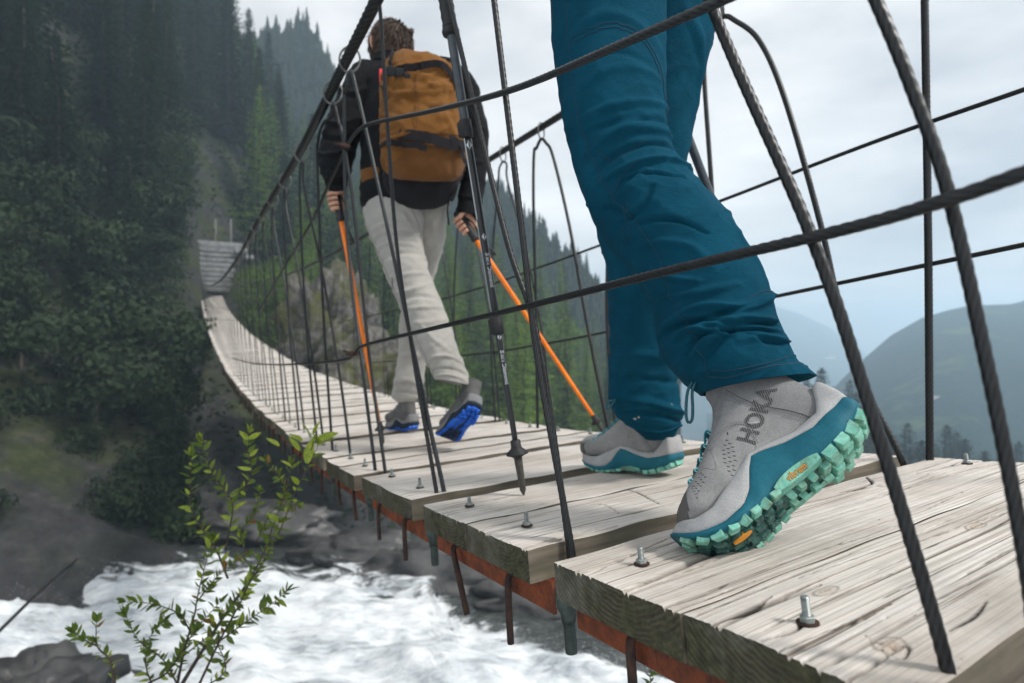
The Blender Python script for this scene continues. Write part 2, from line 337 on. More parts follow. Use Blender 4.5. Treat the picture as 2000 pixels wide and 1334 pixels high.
# ---------------------------------------------------------------- planks
def plank_mesh(name, Lx, Wy, T, nx, ny, seed, cracks=(), knots=(), amp=0.0012, wear=0.004, wav=1.0):
    xs = np.linspace(0, Lx, nx+1); ys = np.linspace(-Wy/2, Wy/2, ny+1)
    rng = random.Random(seed); ox, oy = rng.uniform(0, 50), rng.uniform(0, 50)
    X, Y = np.meshgrid(xs, ys, indexing='ij')
    lo = np.array([noise.noise(V((x*3+ox, 1.7, oy)))*.0035+noise.noise(V((x*14+ox, 4.7, oy)))*.0016 for x in xs])
    hi = np.array([noise.noise(V((x*3+ox, 9.7, oy)))*.0035+noise.noise(V((x*14+ox, 2.2, oy)))*.0016 for x in xs])
    lo = lo*wav; hi = hi*wav; wt = (Y/Wy+.5); Y = Y+(lo[:, None]*(1-wt)+hi[:, None]*wt)
    e0 = np.array([noise.noise(V((y*9+ox, 3.3, oy)))*.004+noise.noise(V((y*45+ox, 3.3, oy)))*.0012 for y in ys])
    e1 = np.array([noise.noise(V((y*9+ox, 6.3, oy)))*.006 for y in ys])
    X = X+e0[None, :]*(1-X/Lx)+e1[None, :]*(X/Lx)
    Z = np.zeros_like(X)
    cup = rng.uniform(-.003, .004); Z += cup*((2*Y/Wy)**2-.5)
    for i in range(nx+1):
        for j in range(ny+1):
            x, y = X[i, j], Y[i, j]
            Z[i, j] += noise.noise(V((x*2.0+ox, y*9, oy)))*.0025+(noise.noise(V((x*5+ox, y*170, oy)))*amp if ny > 30 else 0)
    db = np.minimum(np.minimum(np.abs(ys-ys[0]), np.abs(ys[-1]-ys))[None, :], np.minimum(xs, Lx-xs)[:, None]*1.0)
    Z -= wear*np.exp(-(db/.0035))*(.6+.4*np.sin(X*31+ox))
    crack = np.zeros_like(X); knot = np.zeros_like(X)
    def segdist(pts):
        P = np.asarray(pts, float); best = np.full(X.shape, 9.); tt = np.zeros(X.shape)
        tot = len(P)-1
        for a in range(tot):
            d = P[a+1]-P[a]; l2 = d@d; t = np.clip(((X-P[a][0])*d[0]+(Y-P[a][1])*d[1])/l2, 0, 1)
            dd = np.hypot(X-P[a][0]-t*d[0], Y-P[a][1]-t*d[1]); u = dd < best
            best = np.where(u, dd, best); tt = np.where(u, (a+t)/tot, tt)
        return best, tt
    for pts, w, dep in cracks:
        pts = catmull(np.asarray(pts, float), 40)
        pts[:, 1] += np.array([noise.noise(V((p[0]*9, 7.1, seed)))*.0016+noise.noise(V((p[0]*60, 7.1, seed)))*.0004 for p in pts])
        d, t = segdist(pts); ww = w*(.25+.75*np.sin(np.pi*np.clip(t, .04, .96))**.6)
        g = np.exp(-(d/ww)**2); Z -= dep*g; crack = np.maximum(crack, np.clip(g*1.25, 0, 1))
    for (kx, ky, rx, ry) in knots:
        d = np.hypot((X-kx)/rx, (Y-ky)/ry); rg = .5+.5*np.cos(d*15)
        knot = np.maximum(knot, np.clip(1.15-d, 0, 1)*(.35+.4*rg)); Z += .0010*np.exp(-d*d)*rg
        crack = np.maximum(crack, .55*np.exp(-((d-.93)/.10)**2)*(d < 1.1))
    top = np.stack([X, Y, Z], -1); bot = np.stack([X, Y, np.full_like(Z, -T)], -1)
    v = np.concatenate([top.reshape(-1, 3), bot.reshape(-1, 3)]); K = (nx+1)*(ny+1); f = []; mi = []
    I = lambda i, j: i*(ny+1)+j
    for i in range(nx):
        for j in range(ny): f.append((I(i, j), I(i+1, j), I(i+1, j+1), I(i, j+1))); mi.append(0)
    st = 1
    for i in range(nx):
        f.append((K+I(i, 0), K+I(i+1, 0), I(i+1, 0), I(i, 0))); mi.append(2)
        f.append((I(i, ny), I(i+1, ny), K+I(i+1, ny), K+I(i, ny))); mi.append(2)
    for j in range(ny):
        f.append((I(0, j), I(0, j+1), K+I(0, j+1), K+I(0, j))); mi.append(1)
        f.append((K+I(nx, j), K+I(nx, j+1), I(nx, j+1), I(nx, j))); mi.append(1)
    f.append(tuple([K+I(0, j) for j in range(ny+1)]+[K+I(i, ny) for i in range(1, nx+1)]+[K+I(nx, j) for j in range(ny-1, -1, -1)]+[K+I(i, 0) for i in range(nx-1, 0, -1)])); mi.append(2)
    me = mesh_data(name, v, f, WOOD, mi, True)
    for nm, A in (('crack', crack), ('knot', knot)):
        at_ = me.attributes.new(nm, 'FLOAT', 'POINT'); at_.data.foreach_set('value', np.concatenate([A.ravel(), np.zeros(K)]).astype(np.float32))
    if hasattr(me, 'set_sharp_from_angle'): me.set_sharp_from_angle(angle=math.radians(50))
    return me
XL, XR, PT = -.075, 1.075, .054
def bolt_mesh(h, seed):
    b = MB(); rng = random.Random(seed)
    b.add(*lathe([(.0110, 0), (.0110, .0016), (.0105, .002)], 14, (0, 0, 0), (0, 0, 1)), 1)
    b.add(*lathe([(.0072, .0018), (.0076, .0025), (.0076, .0070), (.0068, .0078)], 6, (0, 0, 0), (0, 0, 1)), 0)
    pr = []; z = .0075
    while z < h: pr += [(.0038, z), (.0045, z+.0008), (.0038, z+.0016)]; z += .0017
    pr += [(.0034, z+.0005)]
    b.add(*lathe(pr, 10, (0, 0, 0), (0, 0, 1)), 0)
    return mesh_data('bolt', b.v, b.f, [M_BOLT, M_PIN], b.m, False)
BOLTS = [bolt_mesh(h, i) for i, h in enumerate((.025, .022, .024, .019))]
def mat4(p, R, base): return Matrix([[*map(float, R[i]), float(p[i]-base[i])] for i in range(3)]+[[0, 0, 0, 1]])
def place(name, me, parent, p, R, base):
    o = link(name, me, parent); o.matrix_basis = mat4(p, R, base); return o
FARM = [plank_mesh('plank', XR-XL, .235, PT, 60, 8, 40+i, wear=.003) for i in range(6)]      # scaled a little per board
# drawn checks, cracks and knots of the four nearest boards, as photo pixels on the deck
CR = [([(1222, 1152), (1330, 1106), (1480, 1046)], .0046, .020), ([(1524, 993), (1600, 976), (1690, 953), (1742, 950)], .0036, .010),
      ([(1316, 1178), (1500, 1110), (1762, 1024)], .0012, .004), ([(1430, 1214), (1482, 1188), (1620, 1125), (1790, 1058), (1960, 1000)], .0013, .005),
      ([(1150, 1122), (1250, 1076), (1320, 1046)], .0014, .005), ([(1640, 962), (1700, 946), (1690, 930)], .003, .006),
      ([(1580, 1010), (1700, 975), (1880, 925)], .0011, .004), ([(1790, 925), (1880, 905), (1990, 893)], .0052, .011), ([(1835, 935), (1900, 915), (1960, 905)], .0036, .009),
      ([(1240, 1180), (1400, 1120), (1560, 1065)], .0009, .003), ([(1560, 1130), (1700, 1080), (1880, 1010)], .0009, .003), ([(1690, 1240), (1735, 1262), (1775, 1262), (1762, 1285), (1712, 1262)], .0011, .004),
      ([(1290, 985), (1240, 960), (1190, 950)], .0022, .004), ([(1215, 1005), (1180, 985), (1150, 985)], .0014, .003), ([(985, 1040), (1080, 1022), (1200, 1000)], .0012, .004),
      ([(1010, 1055), (1120, 1032), (1240, 1008)], .0012, .004), ([(1360, 1200), (1480, 1150), (1640, 1090)], .0008, .003), ([(1890, 1120), (1950, 1085), (2000, 1060)], .001, .003),
      ([(1700, 1180), (1830, 1120), (1990, 1040)], .0008, .0025), ([(1480, 1290), (1600, 1240), (1740, 1180)], .0008, .0025)]
KN = [((1613, 1157), .022, .009), ((1905, 1026), .026, .010), ((1738, 1258), .019, .012), ((1060, 985), .012, .006)]
NEAR = {}
k_pin = 0
def hook(p, R, ln, lean, r=.0062):
    up = R[:, 2]; ex_ = R[:, 0]; fw = R[:, 1]
    q = [p+ex_*.045, p+ex_*.012, p-ex_*.004, p-ex_*.010-up*.010, p-ex_*.012-up*ln*.5+fw*lean*.5, p-ex_*.012-up*ln+fw*lean]
    return tube(resample(catmull(q, 20), .008), r, 8, 0)
for gi in range(len(GAPS)-1):
    s0, s1 = GAPS[gi]+.037, GAPS[gi+1]-.040
    kk = gi-IG0                                     # 0 = nearest pair in view
    if s1 < -.75: continue
    mid = {0: .100, 1: .655}.get(kk, (s0+s1)/2+random.uniform(-.01, .01))
    for bi, (a, b) in enumerate(((s0, mid-(.0008 if kk == 0 else .003)), (mid+(.0008 if kk == 0 else .003), s1))):
        sc_ = (a+b)/2; w = b-a; xl = XL+random.uniform(-.008, .008); R = BR(sc_, random.uniform(-.008, .008))
        if kk in (0, 1): xl = XL+(.0 if kk == 0 else .002)-(.004 if (kk, bi) == (0, 1) else 0)
        p = BP(xl, sc_)
        if -1 <= kk <= 1:
            crk = []; kns = []
            def loc(u, v_):
                x, s = deck_sx(u, v_); return (x-xl, s-sc_)
            if kk >= 0:
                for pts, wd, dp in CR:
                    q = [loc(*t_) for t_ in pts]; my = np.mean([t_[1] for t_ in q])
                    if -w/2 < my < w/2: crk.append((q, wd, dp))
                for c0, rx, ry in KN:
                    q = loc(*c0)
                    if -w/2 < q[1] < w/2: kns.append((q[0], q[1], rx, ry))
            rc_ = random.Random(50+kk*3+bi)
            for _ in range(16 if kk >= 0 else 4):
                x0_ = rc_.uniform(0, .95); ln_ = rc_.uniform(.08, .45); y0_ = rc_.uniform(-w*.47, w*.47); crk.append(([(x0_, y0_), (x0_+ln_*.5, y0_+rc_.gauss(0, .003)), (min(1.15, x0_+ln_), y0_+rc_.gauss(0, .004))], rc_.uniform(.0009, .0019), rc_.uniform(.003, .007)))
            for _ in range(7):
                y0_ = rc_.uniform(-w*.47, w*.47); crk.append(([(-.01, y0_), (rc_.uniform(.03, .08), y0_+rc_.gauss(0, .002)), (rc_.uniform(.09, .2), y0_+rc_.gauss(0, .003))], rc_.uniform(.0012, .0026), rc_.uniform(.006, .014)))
            nx, ny = ((420, 130) if kk == 0 else (300, 90) if kk == 1 else (80, 16))
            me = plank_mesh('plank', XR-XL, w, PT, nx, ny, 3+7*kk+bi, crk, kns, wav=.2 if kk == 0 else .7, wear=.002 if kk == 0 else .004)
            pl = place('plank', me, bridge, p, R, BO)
        else:
            me = random.choice(FARM); R2 = R.copy(); flip = random.random() < .5 and kk > 5
            pl = place('plank', me, bridge, p-R[:, 2]*random.uniform(-.002, .003), R2, BO); pl.scale = (random.uniform(.992, 1.008), w/.235, 1)
        if kk == 2 and bi == 0: tag(pl, 'plank with its near edge face showing across the gap')
        if kk <= 16:
            for x in (0.0, 1.0):
                bs = {(0, 0): 0.0, (0, 1): .2446, (1, 0): .547, (1, 1): .7916, (2, 0): 1.094, (2, 1): 1.338, (3, 0): 1.641, (3, 1): 1.886}.get((kk, bi), sc_)
                Mw = mat4(BP(x+random.uniform(-.006, .006), bs, .0012), R, BO)
                o = link('bolt', BOLTS[(gi*2+bi) % 4], pl); o.matrix_basis = pl.matrix_basis.inverted() @ Mw
        # bent rebar hook hanging under the board end
        if kk <= 20:
            ln, lean = {(0, 0): (.15, .0), (0, 1): (.135, .0), (1, 0): (.118, .004), (1, 1): (.125, -.055), (2, 0): (.105, .0), (2, 1): (.105, .0), (3, 0): (.10, -.03), (3, 1): (.09, -.03)}.get((kk, bi), (random.uniform(.08, .11), random.uniform(-.02, .02)))
            hp = BP(-.050, sc_-.012)-R[:, 2]*(PT+.014)
            mk('rebar_hook', *hook(hp, R, ln, lean), M_PIN, bridge)
    # rust-red steel angle under the pair, slotted where the hooks pass
    if kk <= 24:
        R = BR((s0+s1)/2); up = R[:, 2]
        b = MB(); a0, a1 = s0-.012, s1+.004
        if kk == 0: a0 = s0-.03
        slots = [] if kk > 4 else [(s0+mid)/2-.034, (mid+s1)/2-.034]
        h0, h1, xo = PT+.001, PT+.052, -.040
        cuts = [a0]
        for q in slots: cuts += [q-.004, q+.022]
        cuts.append(a1)
        for j in range(len(cuts)-1):
            c0, c1 = cuts[j], cuts[j+1]; sm = (c0+c1)/2; ln = c1-c0
            if j % 2 == 0:
                b.add(*box(BP(xo, sm)-up*(h0+h1)/2, .006, ln, h1-h0, R))
            else:
                b.add(*box(BP(xo, sm)-up*(h0+.004), .006, ln, .008, R)); b.add(*box(BP(xo, sm)-up*(h0+.017+h1)/2, .006, ln, h1-h0-.017, R))
        b.add(*box(BP(xo+.027, (a0+a1)/2)-up*(h0+.003), .047, a1-a0-.002, .006, R))
        b.build('steel_angle', [M_RUST], bridge, False)
        b = MB(); b.add(*box(BP(1.04, (a0+a1)/2)-up*(h0+h1)/2, .006, a1-a0, h1-h0, R)); b.add(*box(BP(1.013, (a0+a1)/2)-up*(h0+.003), .047, a1-a0-.002, .006, R))
        b.build('steel_angle', [M_RUST], bridge, False)
    # cast rope socket and threaded rod under the gap
    if kk <= 16:
        g = GAPS[gi+1]; R = BR(g); up = R[:, 2]; b = MB()
        q = BP(-.043, g-.014)-up*(PT-.004)
        b.add(*lathe([(.012, 0), (.017, .004), (.0175, .03), (.013, .040), (.011, .055)], 16, q, -up), 0)
        pr = []; z = .052
        while z < .098: pr += [(.0085, z), (.0096, z+.0014), (.0085, z+.0028)]; z += .003
        b.add(*lathe(pr, 14, q, -up), 0)
        b.build('rope_socket', [M_SOCK], bridge)

# ---------------------------------------------------------------- handrail ropes
XRL, XRR = -.09, 1.02
def rail_curve(px, x, s_lo, s_hi):
    P = np.array([plane_pt(u, v, x) for u, v in px]); B = BO+x*EX
    s = (P-B)@AH; z = P[:, 2]; o = np.argsort(s); s, z = s[o], z[o]
    hd = np.mean([zz-(BO[2]+x*EX[2]+float(ZS(ss))) for ss, zz in zip(s[-2:], z[-2:])])
    hn = z[0]-(BO[2]+x*EX[2]+float(ZS(s[0])))
    sx = list(np.arange(s_lo, s[0]-.45, .4))+list(s)+list(np.arange(s[-1]+2.0, s_hi, 2.0))
    zz = [BO[2]+x*EX[2]+float(ZS(q))+hn-.01 for q in np.arange(s_lo, s[0]-.45, .4)]+list(z)+[BO[2]+x*EX[2]+float(ZS(q))+hd for q in np.arange(s[-1]+2.0, s_hi, 2.0)]
    ev = spline(np.array(sx), np.array(zz))
    return lambda q: np.array([*(B+q*AH)[:2], float(ev(q))])
RL = rail_curve([(735, 0), (660, 150), (600, 270), (520, 405), (470, 495), (450, 525)], XRL, -2.6, 40)
RR = rail_curve([(1398, 8), (1230, 135), (1055, 250), (700, 468), (600, 520)], XRR, -2.6, 40)
for nm, fn in (('l', RL), ('r', RR)):
    P = np.array([fn(q) for q in np.arange(-2.4, 12, .05)])
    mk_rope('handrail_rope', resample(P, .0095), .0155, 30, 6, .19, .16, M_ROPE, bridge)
    P = np.array([fn(q) for q in np.arange(11.98, 38.4, .3)])
    mk('handrail_rope', *tube(P, np.linspace(.0155, .010, len(P)), 8), M_ROPE, bridge)
# ---------------------------------------------------------------- hanger loops and rings
def ring_at(fn, s, side):
    c = fn(s); t = unit(fn(s+.05)-fn(s-.05)); n = np.array([0, 0, 1.]); ax = unit(.86*t+.5*np.cross(t, n)*side)
    a = unit(np.cross(ax, n)); b = np.cross(a, ax); cc = c-np.array([0, 0, .020])
    th = np.linspace(0, 2*math.pi, 41)
    P = np.array([cc+.034*math.cos(q)*a+.043*math.sin(q)*b for q in th])
    return P, cc-np.array([0, 0, .044])
def loop(fn, sr, A, B, side, r, near, m=None):
    rp, low = ring_at(fn, sr, side)
    t = unit(fn(sr+.05)-fn(sr-.05)); dA = np.sign((A[-1]-low)@t) or 1.; dB = -dA
    top = [low+t*dA*.045+np.array([0, 0, -.030]), low+t*dA*.018+np.array([0, 0, -.004]), low+np.array([0, 0, .004]), low+t*dB*.018+np.array([0, 0, -.004]), low+t*dB*.045+np.array([0, 0, -.030])]
    pts = list(A)+top+list(B[::-1])
    P = catmull(pts, 12*len(pts))
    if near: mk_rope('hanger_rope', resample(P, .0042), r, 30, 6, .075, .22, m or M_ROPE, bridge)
    else: mk('hanger_rope', *tube(resample(P, .05), r, 7), m or M_ROPE, bridge)
    mk('ring', *tube(rp, .0036 if near or sr < 6 else .0022 if sr < 12 else .0015, 8), M_RING, bridge)
PP = plane_pt
low_ = np.array([0, 0, -.06])
c1 = [PP(1853, 1318, 0.0)+low_, PP(1853, 1318, 0.), PP(1700, 800, -.02), PP(1580, 450, -.035), PP(1385, 0, -.05), PP(1205, -500, -.07)]
c3 = [PP(1119, 1087, 0.0)+low_, PP(1119, 1087, 0.), PP(1050, 700, -.02), PP(1018, 438, -.04), PP(965, 0, -.06), PP(925, -330, -.075)]
c4 = [PP(1112, 1075, 0.005)+low_, PP(1112, 1075, .005), PP(1050, 660, -.01), PP(985, 450, -.035), PP(877, 0, -.06), PP(842, -140, -.07)]
c5 = [PP(854, 972, 0.0)+low_, PP(854, 972, 0.), PP(808, 700, -.02), PP(772, 450, -.045), PP(744, 40, -.08), PP(741, -10, -.085)]
c6 = [PP(869, 970, 0.02)+low_, PP(869, 970, .02), PP(830, 790, .0), PP(745, 390, -.03), PP(705, 210, -.07), PP(697, 180, -.08)]
c7 = [PP(733, 919, 0.0)+low_, PP(733, 919, 0.), PP(688, 560, -.03), PP(675, 400, -.05), PP(672, 210, -.08), PP(673, 180, -.085)]
c8 = [PP(752, 919, 0.02)+low_, PP(752, 919, .02), PP(722, 700, .0), PP(690, 400, -.04), PP(668, 260, -.075), PP(662, 240, -.08)]
c9 = [PP(650, 892, 0.0)+low_, PP(650, 892, 0.), PP(632, 620, -.03), PP(620, 330, -.07), PP(622, 270, -.08), PP(632, 240, -.085)]
c2 = [PP(2018, 1215, -.0)+low_, PP(2018, 1215, -.0), PP(1985, 1000, -.01), PP(1925, 700, -.02), PP(1850, 370, -.03), PP(1780, 170, -.04), PP(1710, 0, -.05), PP(1610, -220, -.06), PP(1500, -560, -.075), PP(1430, -900, -.085)]
c0 = [BP(0, GAPS[IG0-1])+low_, BP(0, GAPS[IG0-1]), BP(-.02, GAPS[IG0-1]+.02, .6), BP(-.06, GAPS[IG0-1]+.06, 1.1)]
sOf = lambda p, x: float((p-(BO+x*EX))@AH)
loop(RL, sOf(c2[-1], -.09)-.12, c2, c0, 1, .0041, True)
loop(RL, (sOf(c1[-1], -.07)+sOf(c3[-1], -.07))/2, c1, c3, 1, .0048, True)
loop(RL, sOf(PP(800, -120, -.08), -.08), c4, c5, 1, .0046, True)
loop(RL, sOf(PP(683, 110, XRL), XRL), c6, c7, 1, .0050, True, M_ROPE2)
loop(RL, sOf(PP(650, 175, XRL), XRL), c8, c9, 1, .0050, True)
def auto_loop(fn, xr, xb, ga, gb, near, side, lead=.20, r=.0066):
    sr = (ga+gb)/2+lead; low = fn(sr)
    def leg(g, off):
        b = BP(xb+off, g); tp = low+AH*(.06 if g > (ga+gb)/2 else -.06)+np.array([0, 0, -.20]); q = [b+low_, b]
        for t in (.35, .7):
            w = b*(1-t)+tp*t; w = w+AH*((g-(ga+gb)/2)*.28*math.sin(math.pi*t)); q.append(w)
        q.append(tp); return q
    loop(fn, sr, leg(ga, .03), leg(gb, 0.), side, r, near)
for gi in range(IG0+4, len(GAPS)-1):
    auto_loop(RL, XRL, 0.0, GAPS[gi], GAPS[gi+1], gi < IG0+7, 1, .16, .0048 if gi < IG0+7 else .004 if gi < IG0+11 else .003 if gi < IG0+18 else .0018)
# far side
r1 = [PP(1400, 872, 1.01)+low_, PP(1400, 872, 1.01), PP(1396, 620, 1.01), PP(1392, 405, 1.01), PP(1376, 160, 1.015), PP(1378, 90, 1.02)]
r2 = [PP(1762, 900, 1.01)+low_, PP(1762, 900, 1.01), PP(1662, 690, 1.01), PP(1602, 435, 1.01), PP(1532, 190, 1.015), PP(1482, 78, 1.02)]
r3 = [PP(1816, 905, 1.03)+low_, PP(1816, 905, 1.03), PP(1814, 600, 1.03), PP(1812, 400, 1.03), PP(1806, 0, 1.03), PP(1800, -250, 1.03)]
r4 = [BP(1.02, GAPS[IG0])+low_, BP(1.02, GAPS[IG0]), BP(1.02, GAPS[IG0]+.03, .7), BP(1.02, GAPS[IG0]+.09, 1.2)]
loop(RR, sOf(PP(1410, 0, XRR), XRR), r1, r2, -1, .0068, True)
loop(RR, .36, r4, r3, -1, .0072, True)
r5 = [PP(1190, 850, 1.01)+low_, PP(1190, 850, 1.01), PP(1152, 660, 1.01), PP(1112, 440, 1.015), PP(1080, 305, 1.02)]
r6 = [PP(1050, 838, 1.01)+low_, PP(1050, 838, 1.01), PP(1047, 600, 1.01), PP(1042, 400, 1.01), PP(1043, 300, 1.02)]
loop(RR, sOf(PP(1057, 250, XRR), XRR), r5, r6, -1, .0066, True)
for gi in range(IG0+4, len(GAPS)-1):
    auto_loop(RR, XRR, 1.01, GAPS[gi], GAPS[gi+1], gi < IG0+6, -1, .20, .0050 if gi < IG0+7 else .0038 if gi < IG0+11 else .0025 if gi < IG0+18 else .0016)
# the loop whose boards lie behind the front leg
auto_loop(RR, XRR, 1.01, GAPS[IG0+2], GAPS[IG0+3], True, -1, .2)
# ---------------------------------------------------------------- longitudinal side ropes
def side(px, r, near=True, m=None, ext=()):
    P = [PP(*q) for q in px]
    P = catmull(list(ext)+P if ext else P, 80)
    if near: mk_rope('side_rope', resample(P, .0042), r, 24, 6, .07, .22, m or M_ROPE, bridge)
    else: mk('side_rope', *tube(resample(P, .03), r, 8), m or M_ROPE, bridge)
side([(2100, 300, -.062), (2000, 338, -.06), (1850, 390, -.055), (1640, 450, -.05), (1300, 530, -.045), (1000, 605, -.04), (720, 672, -.04), (694, 688, -.04)], .0047)
side([(1560, -70, -.075), (1410, 0, -.07), (1200, 92, -.068), (1000, 175, -.065), (850, 215, -.065), (730, 240, -.065), (700, 254, -.065), (680, 280, -.065)], .0048, True, M_ROPE2)
side([(694, 690, -.04), (672, 703, -.04), (600, 710, -.04), (540, 712, -.04), (490, 709, -.04), (455, 700, -.04)], .006, False, M_ROPE2)
side([(678, 284, -.065), (640, 365, -.06), (605, 440, -.05), (545, 540, -.04), (505, 612, -.03)], .0068, False)
side([(2120, 132, 1.05), (2000, 175, 1.05), (1700, 280, 1.05), (1395, 397, 1.05), (1175, 478, 1.05), (1060, 520, 1.05), (930, 565, 1.05), (800, 600, 1.05), (660, 630, 1.05)], .0060, False)
side([(2120, 452, 1.04), (2000, 478, 1.04), (1500, 582, 1.04), (1190, 647, 1.04), (1060, 672, 1.04), (900, 695, 1.04), (700, 710, 1.04)], .0060, False)
# rusty rope clamps where the side ropes are joined
for (u, v_, x) in ((690, 690, -.045), (674, 285, -.07)):
    p = PP(u, v_, x); b = MB(); R = BR(1.5)
    b.add(*box(p, .030, .022, .016, R, .003)); b.add(*tube([p+R[:, 0]*.004+R[:, 1]*.006, p-R[:, 0]*.03+R[:, 1]*.02+R[:, 2]*.012], .004, 6)); b.add(*tube([p-R[:, 1]*.006, p-R[:, 0]*.028-R[:, 1]*.012-R[:, 2]*.002], .004, 6))
    b.build('rope_clamp', [M_PIN], bridge)
# ================================================================ terrain
ROWS = {  # azimuth in degrees (0 = straight ahead, negative = left): (distance, height)
    -100: [(.5, -1.7), (1.8, -1.7), (2.7, -3), (4.2, -6.4), (9, -6.3), (14, -4.8), (20, -1), (60, 42), (100, 50), (1600, 40)],
    -60: [(.5, -1.7), (1.8, -1.7), (2.7, -3), (4.2, -6.4), (9, -6.3), (13.5, -5.2), (18, -2), (60, 42), (100, 50), (1600, 40)],
    -43: [(.5, -1.7), (1.9, -1.7), (2.8, -3), (4.2, -6.4), (9, -6.3), (13.5, -5.3), (17, -3.6), (24, 1.0), (40, 15), (75, 48), (110, 52), (1600, 40)],
    -33: [(.5, -1.7), (1.9, -1.7), (2.8, -3), (4.2, -6.4), (9, -6.3), (13.5, -5.5), (18, -4.0), (26, -.6), (40, 10), (75, 42), (110, 50), (1600, 40)],
    -28.4: [(.5, -1.8), (1.6, -1.9), (2.8, -3.4), (4.2, -6.6), (9, -6.4), (14, -5.7), (20, -4.4), (28, -1.6), (34, .8), (38.5, 2.6), (41, 5.0), (45, 6.2), (80, 36), (120, 44), (1600, 40)],
    -23: [(.5, -2), (1.5, -2.2), (2.8, -4), (4.2, -6.8), (9, -6.6), (14, -6.0), (20, -5.0), (30, -2.6), (45, 3), (80, 22), (130, 30), (260, 36), (1600, 50)],
    -18: [(.5, -2.2), (1.5, -2.6), (3, -5), (4.4, -7), (14, -6.6), (20, -6), (30, -4.0), (50, 1.0), (85, 11), (140, 20), (260, 26), (1600, 40)],
    -10: [(.5, -2.4), (1.5, -3), (3, -6), (4.6, -7.4), (14, -7.2), (25, -7.4), (45, -2.5), (80, 6), (140, 14), (300, 12), (1600, 20)],
    -3: [(.5, -2.4), (1.5, -3), (3, -6.4), (14, -8.4), (25, -9.0), (45, -4.5), (80, 2), (140, 7), (300, 4), (1600, -20)],
    5: [(.5, -2.4), (1.5, -3.2), (3, -7), (14, -10), (25, -11.5), (45, -8), (80, -4), (140, -3), (300, -20), (1600, -120)],
    10: [(.5, -2.4), (1.5, -3.4), (3, -7.4), (14, -11), (25, -14), (50, -11.5), (90, -12), (160, -34), (400, -80), (1600, -120)],
    16: [(.5, -2.4), (1.5, -3.4), (3, -7.8), (14, -12), (30, -19), (60, -26), (110, -45), (300, -75), (1600, -120)],
    30: [(.5, -2.4), (1.5, -3.4), (3, -8), (14, -13), (30, -20), (60, -27), (110, -45), (300, -75), (1600, -120)],
    60: [(.5, -2.4), (1.5, -3.4), (3, -8), (14, -13), (30, -20), (60, -27), (110, -45), (300, -75), (1600, -120)],
    100: [(.5, -2.4), (1.5, -3.4), (3, -8), (14, -13), (30, -20), (60, -27), (110, -45), (300, -75), (1600, -120)]}
_az = np.array(sorted(ROWS)); _lr = np.log(np.geomspace(.5, 1600, 160))
_tab = np.array([np.interp(_lr, np.log([q[0] for q in ROWS[a]]), [q[1] for q in ROWS[a]]) for a in _az])
def ground_z(x, y, rough=True):
    r = max(.5, math.hypot(x, y)); a = math.degrees(math.atan2(x, y)); a = max(-100, min(100, a))
    i = int(np.clip(np.searchsorted(_az, a)-1, 0, len(_az)-2)); w = (a-_az[i])/(_az[i+1]-_az[i]); w = w*w*(3-2*w)
    l = math.log(min(r, 1599)); z = np.interp(l, _lr, _tab[i])*(1-w)+np.interp(l, _lr, _tab[i+1])*w
    if rough:
        k = min(1, r/14.)
        z += k*(noise.noise(V((x*.09, y*.09, 3.1)))*1.0+noise.noise(V((x*.33, y*.33, 7.1)))*.40+noise.noise(V((x*1.1, y*1.1, 5.1)))*.13)*(min(1., r/40.)*.6+.4)
    return float(z)
M_GROUND = mat('wooded_ground', (.04, .05, .03), .95, 0, .2)
c = coords(M_GROUND); n1 = noise_tex(M_GROUND, c, .35, 8, .68); n2 = noise_tex(M_GROUND, c, 2.2, 7, .7)
geo = N(M_GROUND, 'ShaderNodeNewGeometry'); sx = N(M_GROUND, 'ShaderNodeSeparateXYZ'); L(M_GROUND, geo.outputs['Position'], sx.inputs[0])
moss = ramp(M_GROUND, n2, [(.3, (.020, .026, .012)), (.5, (.036, .044, .018)), (.72, (.07, .078, .032))])
rockc = ramp(M_GROUND, n2, [(.3, (.018, .018, .019)), (.55, (.045, .044, .044)), (.75, (.10, .095, .09))])
col = mixc(M_GROUND, ramp(M_GROUND, n1, [(.44, (0, 0, 0)), (.56, (1, 1, 1))]), rockc, moss)
mr = N(M_GROUND, 'ShaderNodeMapRange'); mr.inputs['From Min'].default_value = -5.2; mr.inputs['From Max'].default_value = -3.0; L(M_GROUND, sx.outputs['Z'], mr.inputs[0])
sy = N(M_GROUND, 'ShaderNodeMapRange'); sy.inputs['From Min'].default_value = 26; sy.inputs['From Max'].default_value = 34; L(M_GROUND, sx.outputs['Y'], sy.inputs[0])
mxm = N(M_GROUND, 'ShaderNodeMath', operation='MAXIMUM'); L(M_GROUND, mr.outputs[0], mxm.inputs[0]); L(M_GROUND, sy.outputs[0], mxm.inputs[1])
wet = ramp(M_GROUND, n2, [(.3, (.022, .022, .024)), (.6, (.045, .045, .046)), (.8, (.085, .08, .07))])
setc(M_GROUND, mixc(M_GROUND, mxm.outputs[0], wet, col)); bump(M_GROUND, n2, .8, .25)
azs = np.radians(np.linspace(-78, 70, 240)); rs = np.geomspace(.6, 860, 150)
gv = []; gf = []
for r in rs:
    for a in azs: x, y = r*math.sin(a), r*math.cos(a); gv.append((x, y, ground_z(x, y)))
na = len(azs)
for i in range(len(rs)-1):
    for j in range(na-1): gf.append((i*na+j, (i+1)*na+j, (i+1)*na+j+1, i*na+j+1))
ground = mk('ground', gv, gf, M_GROUND); tag(ground, kind='structure')
